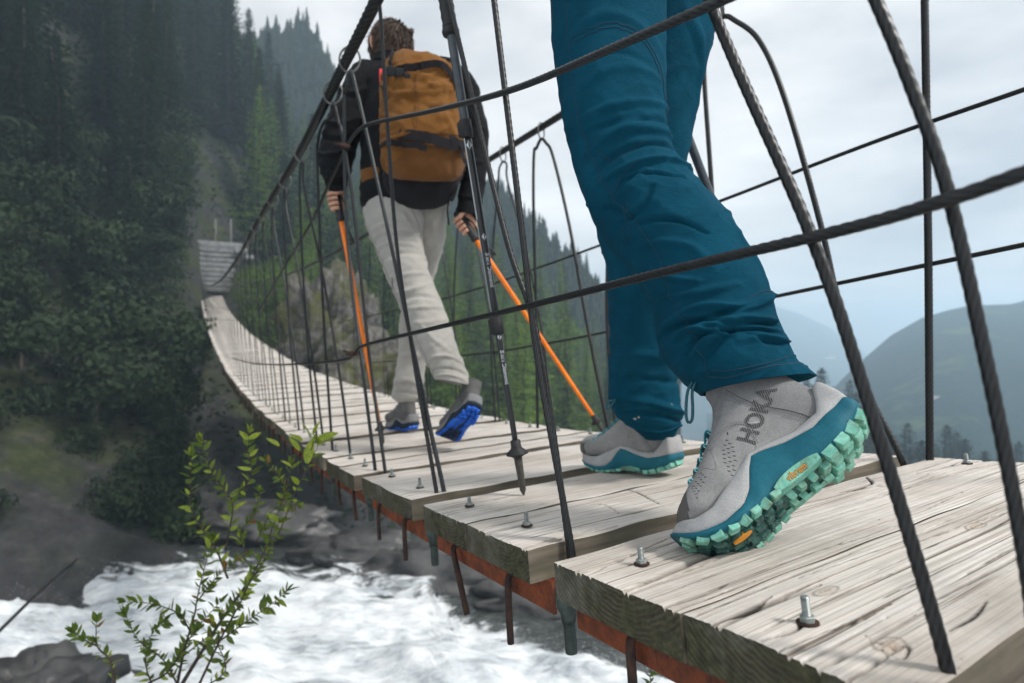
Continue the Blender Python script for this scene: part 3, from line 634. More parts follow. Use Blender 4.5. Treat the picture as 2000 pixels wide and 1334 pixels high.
# ---------------------------------------------------------------- far hills
M_HILL = mat('forested_hillside', (.03, .05, .03), 1.0, 0, .1)
c = coords(M_HILL); n1 = noise_tex(M_HILL, c, .028, 7, .62); n2 = noise_tex(M_HILL, c, .5, 6, .75)
forest = ramp(M_HILL, n2, [(.3, (.008, .030, .030)), (.7, (.024, .068, .056))]); field = ramp(M_HILL, n2, [(.3, (.055, .105, .04)), (.7, (.115, .17, .06))])
setc(M_HILL, mixc(M_HILL, ramp(M_HILL, n1, [(.565, (0, 0, 0)), (.635, (.95, .95, .95))]), forest, field)); bump(M_HILL, n2, 1.0, 4.0)
M_HILLF = mat('dark_forest_slope', (.03, .05, .03), 1.0, 0, .1); n2 = noise_tex(M_HILLF, coords(M_HILLF), .25, 6, .75); setc(M_HILLF, ramp(M_HILLF, n2, [(.3, (.010, .020, .014)), (.7, (.030, .048, .030))])); bump(M_HILLF, n2, 1.0, 3.0)
def hill(name, sky_px, d, front, foot_v, back, nr=26, seed=0, amp=6., m=None, label=None):
    """a ridge whose crest is given by photo pixels at distance d; its face falls towards the camera"""
    us = np.linspace(sky_px[0][0], sky_px[-1][0], 130); vs = np.interp(us, [p[0] for p in sky_px], [p[1] for p in sky_px]); v = []; f = []; nu = len(us)
    rowsn = nr+6
    for i in range(rowsn):
        t = i/(nr-1)
        for u, w in zip(us, vs):
            top = at(u, w, d)
            if t <= 1: dd = front+(d-front)*t; bz = -(foot_v-667)/F_PX*front; z = bz+(top[2]-bz)*(t**.85)
            else: dd = d+(back-d)*(t-1)*nr/6; z = top[2]-(t-1)*abs(top[2]+60)*1.2
            x = (u-1000)/F_PX*dd
            z += amp*(noise.noise(V((x*.02+seed, dd*.02, 1)))+.4*noise.noise(V((x*.08+seed, dd*.08, 2))))*min(1, .25+(1-min(t, 1))*1.2)
            v.append((x, dd, z))
    for i in range(rowsn-1):
        for j in range(nu-1): f.append((i*nu+j, i*nu+j+1, (i+1)*nu+j+1, (i+1)*nu+j))
    o = mk(name, v, f, m or M_HILL); return tag(o, kind='structure')
hill('valley_hill', [(1380, 860), (1500, 835), (1600, 790), (1640, 745), (1690, 698), (1740, 655), (1800, 622), (1850, 607), (1900, 595), (1970, 594), (2020, 582), (2150, 560), (2400, 545)], 300, 110, 1050, 420, seed=3, amp=3.)
hill('far_hill', [(1050, 600), (1200, 585), (1350, 578), (1480, 588), (1560, 612), (1620, 640), (1690, 690), (1760, 740), (1850, 780)], 1100, 560, 850, 1290, seed=9, amp=4.)
ridge = hill('misty_ridge', [(300, 120), (480, 80), (560, 62), (600, 48), (640, 110), (670, 190), (760, 250), (860, 300), (940, 352), (1000, 398), (1060, 455), (1110, 500), (1170, 560), (1250, 640), (1330, 700)], 112, 96, 1050, 160, seed=5, amp=1.5, m=M_HILLF)
# ================================================================ trees
def foliage_mat(name, a, b, rough=.8, trans=.25):
    m = mat(name, a, rough, 0, .25); oi = N(m, 'ShaderNodeObjectInfo'); c = coords(m); n = noise_tex(m, c, 1.4, 4, .6); n2 = noise_tex(m, c, 26, 2, .5)
    mm = N(m, 'ShaderNodeMath', operation='ADD'); L(m, n, mm.inputs[0]); L(m, n2, mm.inputs[1]); m2 = N(m, 'ShaderNodeMath', operation='MULTIPLY'); m2.inputs[1].default_value = .5; L(m, mm.outputs[0], m2.inputs[0])
    col = ramp(m, m2.outputs[0], [(.36, a), (.62, b)])
    hs = N(m, 'ShaderNodeHueSaturation'); mr = N(m, 'ShaderNodeMapRange'); mr.inputs['To Min'].default_value = .72; mr.inputs['To Max'].default_value = 1.3; L(m, oi.outputs['Random'], mr.inputs[0]); L(m, mr.outputs[0], hs.inputs['Value']); L(m, col, hs.inputs['Color']); setc(m, hs.outputs[0])
    if trans:
        t = N(m, 'ShaderNodeBsdfTranslucent'); L(m, hs.outputs[0], t.inputs[0]); x = N(m, 'ShaderNodeMixShader'); x.inputs[0].default_value = trans
        o = m.node_tree.nodes['Material Output']; L(m, m.node_tree.nodes['Principled BSDF'].outputs[0], x.inputs[1]); L(m, t.outputs[0], x.inputs[2]); L(m, x.outputs[0], o.inputs[0])
    return m
M_BARK = speckled('conifer_bark', (.035, .028, .022), (.085, .07, .055), 9, .95, .8, .02)
M_SPRUCE = foliage_mat('spruce_needles', (.010, .022, .014), (.034, .056, .028))
M_LARCH = foliage_mat('larch_needles', (.080, .150, .026), (.200, .285, .052), .8, .42)
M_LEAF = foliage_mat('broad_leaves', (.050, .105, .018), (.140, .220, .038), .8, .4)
M_LEAFD = foliage_mat('shaded_bank_leaves', (.010, .020, .010), (.028, .046, .018), .8, .2)  # darker copy of the broad leaves, the slope's shade put into the colour
def trunk_mesh(h, r0, seed, lean=.02):
    rng = random.Random(seed); P = [(rng.uniform(-1, 1)*lean*z, rng.uniform(-1, 1)*lean*z, z) for z in np.linspace(-.6, h*.985, 9)]
    v, f = tube(catmull(P, 16), np.linspace(r0, r0*.08, len(catmull(P, 16))), 8); return mesh_data('trunk', v, f, M_BARK)
def conifer_crown(h, rad, seed, dens=1.0, m=None, droop=.35, start=.08, sparse=.0, leaf=.20):
    rng = random.Random(seed); v = []; f = []
    def quad(p, d, s_, w, l):
        n = len(v); d = unit(d); s_ = unit(np.cross(d, s_)) if abs(np.dot(unit(s_), d)) < .99 else unit(np.cross(d, [1, .1, .2]))
        v.extend([tuple(p-s_*w*.35), tuple(p+s_*w*.35), tuple(p+d*l*.55+s_*w*.5), tuple(p+d*l), tuple(p+d*l*.55-s_*w*.5)]); f.append((n, n+1, n+2, n+3, n+4))
    z = h*start
    while z < h*.985:
        t = (z/h-start)/(1-start); R = rad*(1-t)**.82*(.55+.45*min(1, t*6))*rng.uniform(.75, 1.12)+.05
        nb = max(4, int((7+5*(1-t))*dens))
        a0 = rng.uniform(0, 6.28)
        for k in range(nb):
            if rng.random() < sparse: continue
            a = a0+6.2832*k/nb+rng.uniform(-.3, .3); Lb = R*rng.uniform(.6, 1.12); up = .30*(t)-droop*(1-t)+rng.uniform(-.12, .12)
            d = np.array([math.cos(a), math.sin(a), up]); sd_ = np.array([-math.sin(a), math.cos(a), 0])
            ns_ = max(3, int(Lb/ (leaf*1.15)))
            p0 = np.array([0, 0, z+rng.uniform(-.1, .1)])
            for q in range(ns_):
                tt = (q+.6)/ns_; p = p0+d*Lb*tt+np.array([0, 0, -droop*.35*Lb*tt*tt+.12*Lb*max(0, tt-.75)])
                wdt = leaf*(1.55-.75*tt)*(.28+.72*(1-t))
                for s_ in (-1, 1):
                    dd = d*.75+sd_*s_*rng.uniform(.55, 1.1)+np.array([rng.uniform(-.2, .2), rng.uniform(-.2, .2), rng.uniform(-.55, .15)]); quad(p+np.array([rng.uniform(-1, 1), rng.uniform(-1, 1), rng.uniform(-1, 1)])*leaf*.2, dd, np.array([rng.uniform(-.4, .4), rng.uniform(-.4, .4), 1.]), wdt*.62, wdt*rng.uniform(1.1, 1.7))
                if q % 2 == 0: quad(p, d*.5+np.array([rng.uniform(-.4, .4), rng.uniform(-.4, .4), -.8]), sd_, wdt*.5, wdt*1.2)
            quad(p0+d*Lb, d, np.array([0, 0, 1.]), leaf*.5*(.3+.7*(1-t)), leaf*1.6*(.3+.7*(1-t)))
        z += max(.16, h*.026*(1.15-.5*t))*rng.uniform(.8, 1.25)/max(.7, dens**.5)
    for _ in range(6): quad(np.array([0, 0, h*.97]), np.array([rng.uniform(-.2, .2), rng.uniform(-.2, .2), 1]), np.array([rng.uniform(-1, 1), rng.uniform(-1, 1), 0]), .08, h*.035)
    return mesh_data('crown', v, f, m, None, False)
def leafy_crown(h, rx, seed, n=2600, m=None, leaf=.22, zc=.62):
    rng = random.Random(seed); v = []; f = []
    blobs = [(np.array([rng.uniform(-.6, .6)*rx, rng.uniform(-.6, .6)*rx, h*(zc+rng.uniform(-.34, .32))]), rx*rng.uniform(.28, .5)) for _ in range(22)]
    for _ in range(n):
        c_, r = rng.choice(blobs); d = unit([rng.gauss(0, 1), rng.gauss(0, 1), rng.gauss(0, 1)+.25]); p = c_+d*r*rng.uniform(.55, 1.08)*np.array([1, 1, .85]); q = len(v); a = unit(np.cross(d+np.array([rng.uniform(-.5, .5)]*3), [rng.uniform(-1, 1), rng.uniform(-1, 1), .3])); b_ = unit(np.cross(d+np.array([rng.uniform(-.6, .6), rng.uniform(-.6, .6), rng.uniform(-.6, .6)]), a)); l = leaf*rng.uniform(.6, 1.2)
        v.extend([tuple(p-a*l*.5), tuple(p+b_*l*.32), tuple(p+a*l*.5), tuple(p-b_*l*.32)]); f.append((q, q+1, q+2, q+3))
    return mesh_data('crown', v, f, m, None, False)
PRO = {'spruce': [(trunk_mesh(h, .22, i), conifer_crown(h, r, i, 1.15, M_SPRUCE, .42, .06, .04, .34), h) for i, (h, r) in enumerate(((15, 2.7), (17, 2.5), (13, 2.7), (16, 3.0)))],
       'larch': [(trunk_mesh(h, .16, 20+i), conifer_crown(h, r, 20+i, 1.05, M_LARCH, .22, .05, .22, .25), h) for i, (h, r) in enumerate(((11, 2.3), (13, 2.4), (9, 2.1)))],
       'leafy': [(trunk_mesh(h*.7, .12, 40+i), leafy_crown(h, r, 40+i, 3400, M_LEAF, .26), h) for i, (h, r) in enumerate(((6.5, 2.4), (5.0, 2.2)))],
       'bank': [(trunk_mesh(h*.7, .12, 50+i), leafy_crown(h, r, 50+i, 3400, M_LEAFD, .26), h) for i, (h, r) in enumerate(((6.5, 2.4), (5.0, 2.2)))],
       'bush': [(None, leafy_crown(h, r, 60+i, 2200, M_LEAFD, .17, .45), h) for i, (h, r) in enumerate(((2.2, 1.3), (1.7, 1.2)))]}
NAMES = {'spruce': ('spruce_tree', 'tree'), 'larch': ('larch_tree', 'tree'), 'leafy': ('leafy_tree', 'tree'), 'bank': ('leafy_tree', 'tree'), 'bush': ('bush', 'bush')}
def tree(kind, x, y, sc, label, group, sink=.2, rng=random):
    tm, cm, h = rng.choice(PRO[kind]); nm, cat = NAMES[kind]
    o = empty(nm, (x, y, ground_z(x, y)-sink), label, cat, group); o.rotation_euler = (rng.uniform(-.03, .03), rng.uniform(-.03, .03), rng.uniform(0, 6.28)); s_ = sc*rng.uniform(.88, 1.14); o.scale = (s_*rng.uniform(.9, 1.1), s_, s_)
    if tm: link('trunk', tm, o)
    link('crown', cm, o); return o
rt = random.Random(11)
def az_pt(u, r): a = math.atan((u-1000)/F_PX); return r*math.sin(a), r*math.cos(a)
# dark spruces of the left slope
cnt = 0; spots = []
for r, du, u0, u1, sc in ((27, 120, -250, 330, .62), (33, 95, -300, 340, .8), (43, 75, -300, 420, .95), (54, 62, -250, 500, 1.), (66, 54, -200, 520, 1.), (80, 46, -150, 560, 1.), (92, 44, 150, 600, 1.)):
    u = u0
    while u < u1:
        uu, rr = u+rt.uniform(-.4, .4)*du, r*rt.uniform(.93, 1.08); x, y = az_pt(uu, rr)
        if not (378 < uu < 472 and rr < 47): zone = ('at the left edge of the picture' if uu < 60 else 'in the middle of the steep left slope' if uu < 330 else 'above the far end of the bridge' if uu < 480 else 'on the skyline left of the hiker'); row_ = 'in the front row' if rr < 38 else 'in the middle rows' if rr < 60 else 'high up behind the others'; tree('spruce', x, y, sc, 'dark spruce '+row_+' '+zone, 'spruces '+row_+' '+zone, rng=rt)
        u += du
for k in range(26):
    uu, rr = rt.uniform(280, 330), rt.uniform(30, 46); x, y = az_pt(uu, rr)
    if abs(uu-415) < 26 and rr < 42: continue
    tree('bank' if rr < 40 else 'spruce', x, y, rt.uniform(.45, .8), 'small tree on the steep bank just left of the far stone steps', 'small trees left of the far steps', rng=rt)
for k in range(14):
    uu, rr = rt.uniform(500, 570), rt.uniform(30, 46); x, y = az_pt(uu, rr); tree('leafy', x, y, rt.uniform(.5, .8), 'leafy tree just right of the far stone steps', 'leafy trees right of the far steps', rng=rt)
# lower leafy fringe of the left slope
for r, du, u0, u1 in ((21, 110, -150, 330), (25, 120, -200, 340), (29, 130, 40, 330)):
    u = u0
    while u < u1:
        x, y = az_pt(u+rt.uniform(-30, 30), r*rt.uniform(.93, 1.07)); tree('bank', x, y, rt.uniform(.55, .85), 'leafy tree at the foot of the left slope, above the torrent', 'leafy trees at the foot of the left slope', rng=rt); u += du
for k in range(22):
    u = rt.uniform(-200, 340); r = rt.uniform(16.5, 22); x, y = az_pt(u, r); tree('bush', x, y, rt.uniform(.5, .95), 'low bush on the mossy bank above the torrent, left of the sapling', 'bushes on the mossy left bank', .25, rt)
# green larches and leafy trees beyond the bridge
for r, du, u0, u1, sc, lf in ((29, 80, 600, 1000, .75, .6), (34, 64, 580, 1150, .85, .45), (41, 56, 540, 1180, 1.05, .3), (49, 48, 500, 1210, 1.15, .15), (59, 44, 480, 1230, 1.2, .1), (71, 42, 460, 1230, 1.2, .05), (84, 42, 500, 1200, 1.2, 0), (95, 42, 520, 1180, 1.2, 0)):
    u = u0
    while u < u1:
        uu, rr = u+rt.uniform(-.45, .45)*du, r*rt.uniform(.92, 1.09); x, y = az_pt(uu, rr); kd = 'leafy' if rt.random() < lf else 'larch' if rt.random() < .72 else 'spruce'
        s_ = sc*(1. if kd != 'spruce' else .8)*(.8 if uu > 1130 else 1)
        side_ = 'left of the hiker' if uu < 720 else 'behind the hiker' if uu < 900 else 'between the hiker and the teal trousers'; lab = {'leafy': 'bright green leafy tree in the gorge '+side_, 'larch': 'light green larch in the gorge '+side_, 'spruce': 'dark pointed spruce among the larches '+side_}[kd]
        tree(kd, x, y, s_, lab, {'leafy': 'leafy trees in the gorge ', 'larch': 'larches in the gorge ', 'spruce': 'spruces in the gorge '}[kd]+side_, rng=rt); u += du
# conifer tops by the right end of the boards: pixel of the tip and its distance
for u, v, r, lab in ((1605, 718, 62, 'conifer top just above the heel of the nearest boot'), (1672, 766, 58, 'pair of conifer tops right of the boot, left one'), (1700, 778, 66, 'pair of conifer tops right of the boot, right one'), (1772, 826, 60, 'conifer top left of the upright rope at the right'), (1800, 860, 52, 'low conifer top close beside the upright rope at the right'),
                     (1850, 830, 64, 'pointed conifer top right of the upright rope'), (1885, 856, 56, 'rounded conifer top next to the rightmost thick rope'), (1925, 880, 60, 'smallest conifer top at the right edge of the boards'), (1575, 735, 75, 'slim conifer top half hidden by the trouser hem'), (1745, 850, 55, 'low conifer top behind the slanting thick rope'), (1640, 800, 54, 'broad conifer just behind the heel of the boot'), (1725, 820, 62, 'conifer top hidden behind the slanting thick rope'), (1822, 862, 58, 'conifer top touching the foot of the upright rope'), (1868, 842, 70, 'slim conifer top between the upright and the rightmost ropes'), (1960, 872, 62, 'conifer top right of the rightmost thick rope'), (1990, 862, 66, 'conifer top at the right edge of the picture'), (1660, 742, 80, 'far slim conifer top above the heel lugs')):
    p = at(u, v, r); tm, cm, h = PRO['spruce'][rt.randrange(4)]; s_ = 1.1; o = empty('spruce_tree', (p[0], p[1], p[2]-h*s_), lab, 'tree'); o.scale = (s_*1.75, s_*1.75, s_); o.rotation_euler = (0, 0, rt.uniform(0, 6)); link('trunk', tm, o); link('crown', cm, o)
# a far wood on the misty ridge: too many to count
rng = np.random.default_rng(3); v = []; f = []
def cone_tree(p, h, r):
    for k in range(4):
        z0, z1_ = h*(.08+.2*k), h*(.42+.2*k if k < 3 else 1.); rr = r*(1-.22*k); n = len(v); a0 = rng.uniform(0, 6)
        for j in range(7): rj = rr*rng.uniform(.6, 1.25); v.append((p[0]+rj*math.cos(a0+j*.9), p[1]+rj*math.sin(a0+j*.9), p[2]+z0+rng.uniform(-.3, .3)))
        v.append((p[0], p[1], p[2]+z1_))
        for j in range(7): f.append((n+j, n+(j+1) % 7, n+7))
RM = np.array([q.co[:] for q in ridge.data.vertices]).reshape(32, 130, 3)
for _ in range(2600):
    i = min(25, int(26*rng.random()**.6)); j = rng.integers(0, 129); w = rng.random(2); p = RM[i, j]*(1-w[0])+RM[min(i+1, 26), j]*w[0]; p = p*(1-w[1])+RM[i, j+1]*w[1]
    if p[2] < -10: continue
    cone_tree(p-np.array([0, 0, .6]), rng.uniform(3, 5.8), rng.uniform(.7, 1.1))
tag(mk('far_wood', v, f, M_SPRUCE, None, None, False), 'hazy conifer wood covering the misty ridge behind the hiker', 'wood', None, 'stuff')
# undergrowth at the foot of the slopes
v = []; f = []; rng = random.Random(8)
for _ in range(15000):
    u = rng.uniform(-200, 1250); r = rng.uniform(17, 60)**1.0; x, y = az_pt(u, r)
    if 345 < u < 480 and 34 < r < 45: continue
    if u < 560 and r < 19: continue
    z = ground_z(x, y); l = rng.uniform(.10, .30)*(r/25)**.5; p = np.array([x, y, z+rng.uniform(0, .45)]); a = unit([rng.gauss(0, 1), rng.gauss(0, 1), rng.gauss(0, .7)]); b_ = unit(np.cross(a, [rng.gauss(0, 1), rng.gauss(0, 1), 1])); q = len(v)
    v.extend([tuple(p-a*l*.5), tuple(p+b_*l*.35), tuple(p+a*l*.5), tuple(p-b_*l*.35)]); f.append((q, q+1, q+2, q+3))
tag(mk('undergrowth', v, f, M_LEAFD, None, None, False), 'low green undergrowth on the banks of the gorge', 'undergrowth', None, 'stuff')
# ================================================================ mossy rock outcrop seen through the ropes
M_ROCK = mat('mossy_rock', (.12, .11, .1), .9, 0, .25); c = coords(M_ROCK); n1 = noise_tex(M_ROCK, c, 1.1, 6, .65); n2 = noise_tex(M_ROCK, c, 5, 7, .7)
rc = ramp(M_ROCK, n2, [(.3, (.035, .033, .034)), (.5, (.11, .10, .095)), (.68, (.22, .21, .20)), (.8, (.36, .34, .32))]); ms = ramp(M_ROCK, n2, [(.3, (.028, .032, .012)), (.7, (.115, .115, .045))])
setc(M_ROCK, mixc(M_ROCK, ramp(M_ROCK, n1, [(.44, (0, 0, 0)), (.58, (1, 1, 1))]), rc, ms)); bump(M_ROCK, n2, .9, .15)
M_WET = speckled('wet_dark_rock', (.030, .030, .031), (.085, .082, .080), 2.2, .45, .6, .05)
def rock(name, c, s, seed, m, label, group=None, sub=5, rough=.35, cat='rock'):
    bm = bmesh.new(); bmesh.ops.create_icosphere(bm, subdivisions=sub, radius=1.0)
    for q in bm.verts:
        d = q.co.normalized(); n_ = noise.fractal(d*1.4+V((seed, 0, 0)), 1., 2., 5)*rough+.16*(noise.cell(d*3+V((seed, 1, 2)))-.5); q.co = d*(1+n_); q.co = V((q.co.x*s[0], q.co.y*s[1], q.co.z*s[2]))
    me = bpy.data.meshes.new(name); bm.to_mesh(me); bm.free(); me.materials.append(m); me.polygons.foreach_set('use_smooth', np.ones(len(me.polygons), bool)); o = link(name, me, None, c); return tag(o, label, cat, group)
rock('rock_outcrop', at(648, 692, 19.5), (1.75, 2.4, 2.9), 3.3, M_ROCK, 'mossy rock outcrop seen between the ropes behind the bridge')
rock('rock_outcrop', at(715, 760, 17.5), (1.9, 2.2, 1.9), 8.3, M_ROCK, 'lower mossy rock beside the hiker\'s legs, behind the ropes')
rock('boulder', at(40, 1385, 6.6), (1.15, .8, .62), 2.2, M_WET, 'dark wet boulder in the bottom left corner beside the foam', cat='boulder')
for i, (u, v, d, s_) in enumerate(((300, 1010, 15.5, 1.3), (520, 985, 15.0, 1.1), (700, 1040, 13.5, .9), (900, 1080, 12.6, 1.2), (60, 1040, 16, 1.5), (1100, 1130, 11.5, 1.0))):
    rock('bank_rock', at(u, v+40, d), (s_*1.9, s_*.9, s_*.55), 20+i, M_WET, ['wet dark slab on the far bank left of the sapling', 'wet dark slab on the far bank behind the sapling', 'wet dark slab under the rusty hooks', 'wet dark slab under the nearest pair of planks', 'wet dark slab on the far bank at the left edge', 'wet dark slab below the nearest boards'][i], sub=4, rough=.18)
# ================================================================ landing at the far end: stone steps, path and fence posts
M_STONE = speckled('grey_step_stone', (.12, .123, .126), (.24, .243, .246), 4, .9, .5, .03)
steps = empty('stone_steps', BP(.5, 38.4), 'grey stone steps climbing from the far end of the bridge', 'steps')
e_f = unit(AH); e_r = unit(np.array([EX[0], EX[1], 0])); RS = np.stack([e_r, e_f, [0, 0, 1.]], 1); p0 = at(418, 572, 33.4)
for k in range(9):
    q = at(418-.6*k, 566-k*9.6, 33.4+.42*k); b = MB(); b.add(*box(q, 1.7+.16*k+.2*math.sin(k*2.1), .62, .28, RS, .05)); b.build('step', [M_STONE], steps)
b = MB(); b.add(*box(at(422, 484, 38.2), 3.6, 2.6, .5, RS, .10)); b.build('gravel_landing', [M_STONE], steps)
for k, (u, v, d, s_) in enumerate(((372, 494, 36.5, .5), (355, 500, 36, .42), (388, 488, 37, .45), (470, 492, 36.5, .5), (485, 503, 36, .4))):
    b = MB(); b.add(*box(at(u, v, d), s_*1.6, s_, s_*.8, RS, s_*.22)); b.build('kerb_stone', [M_STONE], steps)
M_POST = speckled('grey_post', (.13, .13, .125), (.22, .22, .21), 20, .9, .2, .01)
for (u, v0, v1, d, lab) in ((373, 455, 535, 36.0, 'grey fence post left of the far stone steps'), (421, 428, 478, 39.0, 'left of two grey posts above the far stone steps'), (451, 428, 482, 39.0, 'right of two grey posts above the far stone steps')):
    p1, p2 = at(u, v1, d), at(u, v0, d); tag(mk('fence_post', *tube([p1-np.array([0, 0, .6]), p2], .05, 8), M_POST), lab, 'post')
# guy cable running down to the bank at the left edge
tag(mk('guy_cable', *tube([at(-60, 1290, 6.0), at(60, 1172, 8.2), at(150, 1092, 12.0)], .022, 8), M_ROPE2), 'grey guy cable crossing the foam at the left edge', 'cable')
# ================================================================ far houses in the valley
M_WHITE = mat('white_wall', (.75, .73, .70), .9); M_ROOF = mat('grey_roof', (.20, .17, .16), .9); M_PANE = mat('dark_pane', (.03, .035, .04), .3)
for i, (u, v, d, w, lab) in enumerate(((1826, 806, 170, 3.8, 'left of two white houses in the valley, left of the thick rope'), (1846, 808, 171, 4.4, 'right of two white houses in the valley, left of the thick rope'), (1622, 700, 640, 9, 'tiny pale house on the far slope left of the slanting rope'))):
    c0 = at(u, v, d); o = empty('house', c0, lab, 'house')
    b = MB(); b.add(*box(c0+np.array([0, 0, 1.4]), w, 6, 3.4)); b.build('wall', [M_WHITE], o, False)
    x, y, z = c0+np.array([0, 0, 3.1]); h = w/2+.4
    b = MB(); b.add([(x-h, y-3.4, z), (x+h, y-3.4, z), (x+h, y+3.4, z), (x-h, y+3.4, z), (x-h, y, z+2), (x+h, y, z+2)], [(0, 1, 5, 4), (2, 3, 4, 5), (0, 4, 3), (1, 2, 5), (0, 3, 2, 1)]); b.build('roof', [M_ROOF], o, False)
    for k in (-1, 1):
        b = MB(); b.add(*box(c0+np.array([k*w*.22, -3.02, 1.6]), .9, .06, 1.2)); b.build('window', [M_PANE], o, False)
# ================================================================ torrent
M_FOAM = mat('white_water', (.85, .88, .9), .5, 0, .3); tcf = N(M_FOAM, 'ShaderNodeTexCoord'); mp = N(M_FOAM, 'ShaderNodeMapping'); mp.inputs['Rotation'].default_value = (0, 0, math.radians(22)); mp.inputs['Scale'].default_value = (.42, 1.5, 1.); L(M_FOAM, tcf.outputs['Object'], mp.inputs[0]); c = mp.outputs[0]
n1 = noise_tex(M_FOAM, c, 1.5, 8, .66, .9); n2 = noise_tex(M_FOAM, c, 7, 6, .72, .3)
mm = N(M_FOAM, 'ShaderNodeMath', operation='MULTIPLY_ADD'); mm.inputs[1].default_value = .38; L(M_FOAM, n2, mm.inputs[0]); m2 = N(M_FOAM, 'ShaderNodeMath', operation='MULTIPLY'); m2.inputs[1].default_value = .62; L(M_FOAM, n1, m2.inputs[0]); L(M_FOAM, m2.outputs[0], mm.inputs[2]); m2 = mm
setc(M_FOAM, ramp(M_FOAM, m2.outputs[0], [(.32, (.10, .115, .12)), (.39, (.32, .35, .37)), (.46, (.56, .60, .63)), (.56, (.78, .80, .81))])); bump(M_FOAM, m2.outputs[0], .6, .2)
bs = M_FOAM.node_tree.nodes['Principled BSDF']; bs.inputs['Subsurface Weight'].default_value = .25; bs.inputs['Subsurface Radius'].default_value = (.3, .35, .4)
FT = ([-900, -300, 0, 120, 250, 430, 560, 700, 830, 900, 1000, 1180, 1260, 1500, 1800], [1210, 1150, 1132, 1112, 1098, 1092, 1106, 1106, 1124, 1200, 1226, 1292, 1330, 1400, 1460])
us = np.linspace(-900, 1800, 260); nt_ = 110; v = []; f = []
def foam_h(x, y, t):
    a, b_ = x*.927+y*-.375, x*.375+y*.927
    h = .40*noise.noise(V((a*.34, b_*.8, 2)))+.24*noise.noise(V((a*.8, b_*1.9, 5)))+.13*noise.noise(V((a*1.9, b_*4.2, 8)))+.05*noise.noise(V((a*4.5, b_*9, 3)))
    return h*min(1, .35+t*3)
for u in us:
    vt = np.interp(u, *FT)+9*noise.noise(V((u*.013, 1, 1)))+6*noise.noise(V((u*.045, 4, 1)))+4*noise.noise(V((u*.16, 4, 1))); dt_ = 5.0*F_PX/(vt-20-667); d1 = 6.2
    for k in range(nt_):
        t = k/(nt_-1); d = dt_+(d1-dt_)*t; x = (u-1000)/F_PX*(dt_+(7.5-dt_)*t if 0 else d); v.append((x, d, -5.10-.25*t+foam_h(x, d, t)*.8+.10))
for i in range(len(us)-1):
    for k in range(nt_-1): a = i*nt_+k; f.append((a, a+1, a+nt_+1, a+nt_))
fo = mk('foam', v, f, M_FOAM); tag(fo, 'white foam racing over the torrent', 'foam', None, 'stuff')
at_ = fo.data.attributes.new('edge', 'FLOAT', 'POINT'); at_.data.foreach_set('value', np.tile(np.linspace(0, 1, nt_), len(us)).astype(np.float32))
ed = N(M_FOAM, 'ShaderNodeAttribute', attribute_name='edge'); mp2 = N(M_FOAM, 'ShaderNodeMapping'); mp2.inputs['Rotation'].default_value = (0, 0, math.radians(22)); mp2.inputs['Scale'].default_value = (.55, 1.2, 1.); L(M_FOAM, tcf.outputs['Object'], mp2.inputs[0]); na_ = noise_tex(M_FOAM, mp2.outputs[0], 2.0, 9, .70, .8)
mr_ = N(M_FOAM, 'ShaderNodeMapRange'); mr_.inputs['From Max'].default_value = .30; mr_.inputs['To Min'].default_value = -.20; mr_.inputs['To Max'].default_value = .20; L(M_FOAM, ed.outputs['Fac'], mr_.inputs[0]); ad_ = N(M_FOAM, 'ShaderNodeMath', operation='ADD'); L(M_FOAM, na_, ad_.inputs[0]); L(M_FOAM, mr_.outputs[0], ad_.inputs[1])
al = N(M_FOAM, 'ShaderNodeMapRange', interpolation_type='SMOOTHSTEP'); al.inputs['From Min'].default_value = .38; al.inputs['From Max'].default_value = .54; L(M_FOAM, ad_.outputs[0], al.inputs[0]); L(M_FOAM, al.outputs[0], M_FOAM.node_tree.nodes['Principled BSDF'].inputs['Alpha'])
M_WATER = mat('dark_river_water', (.035, .042, .042), .12, 0, .5); nw = noise_tex(M_WATER, coords(M_WATER, (.6, 1.4, 1)), 3.2, 6, .6, .5); setc(M_WATER, ramp(M_WATER, nw, [(.3, (.018, .022, .022)), (.6, (.055, .062, .060)), (.75, (.16, .17, .17))])); bump(M_WATER, nw, .7, .2)
wv = []; wf = []; nx_, ny_ = 90, 50
for a in np.linspace(-24, 9, nx_):
    for b_ in np.linspace(4.6, 15.2, ny_): wv.append((a, b_, -5.28+.10*noise.noise(V((a*.5, b_*.9, 4)))+.05*noise.noise(V((a*1.5, b_*2.5, 4)))))
for a in range(nx_-1):
    for b_ in range(ny_-1): k = a*ny_+b_; wf.append((k, k+ny_, k+ny_+1, k+1))
tag(mk('river_water', wv, wf, M_WATER), kind='structure')
VV = np.array(v).reshape(len(us), nt_, 3)
# spray thrown up along the crest
rng = random.Random(21); v = []; f = []
for _ in range(5000):
    i = rng.randrange(20, 215); k = 12+int(abs(rng.gauss(0, 12))); k = min(k, nt_-1); p = VV[i, k].copy(); h_ = abs(rng.gauss(0, .13))*(1 if rng.random() < .8 else 2.2); p = p+np.array([rng.gauss(0, .10), rng.gauss(0, .16), h_+.01]); r = rng.uniform(.002, .007)*(1-min(.6, h_)); n = len(v)
    for d in ((1, 0, 0), (-.5, .8, 0), (-.5, -.8, 0), (0, 0, 1.2)): v.append((p[0]+d[0]*r, p[1]+d[1]*r, p[2]+d[2]*r))
    f.extend([(n, n+1, n+3), (n+1, n+2, n+3), (n+2, n, n+3), (n, n+2, n+1)])
M_SPRAY = mat('spray', (.9, .92, .94), .6)
tag(mk('spray', v, f, M_SPRAY, None, None, False), 'white spray thrown up along the crest of the torrent', 'spray', None, 'stuff')
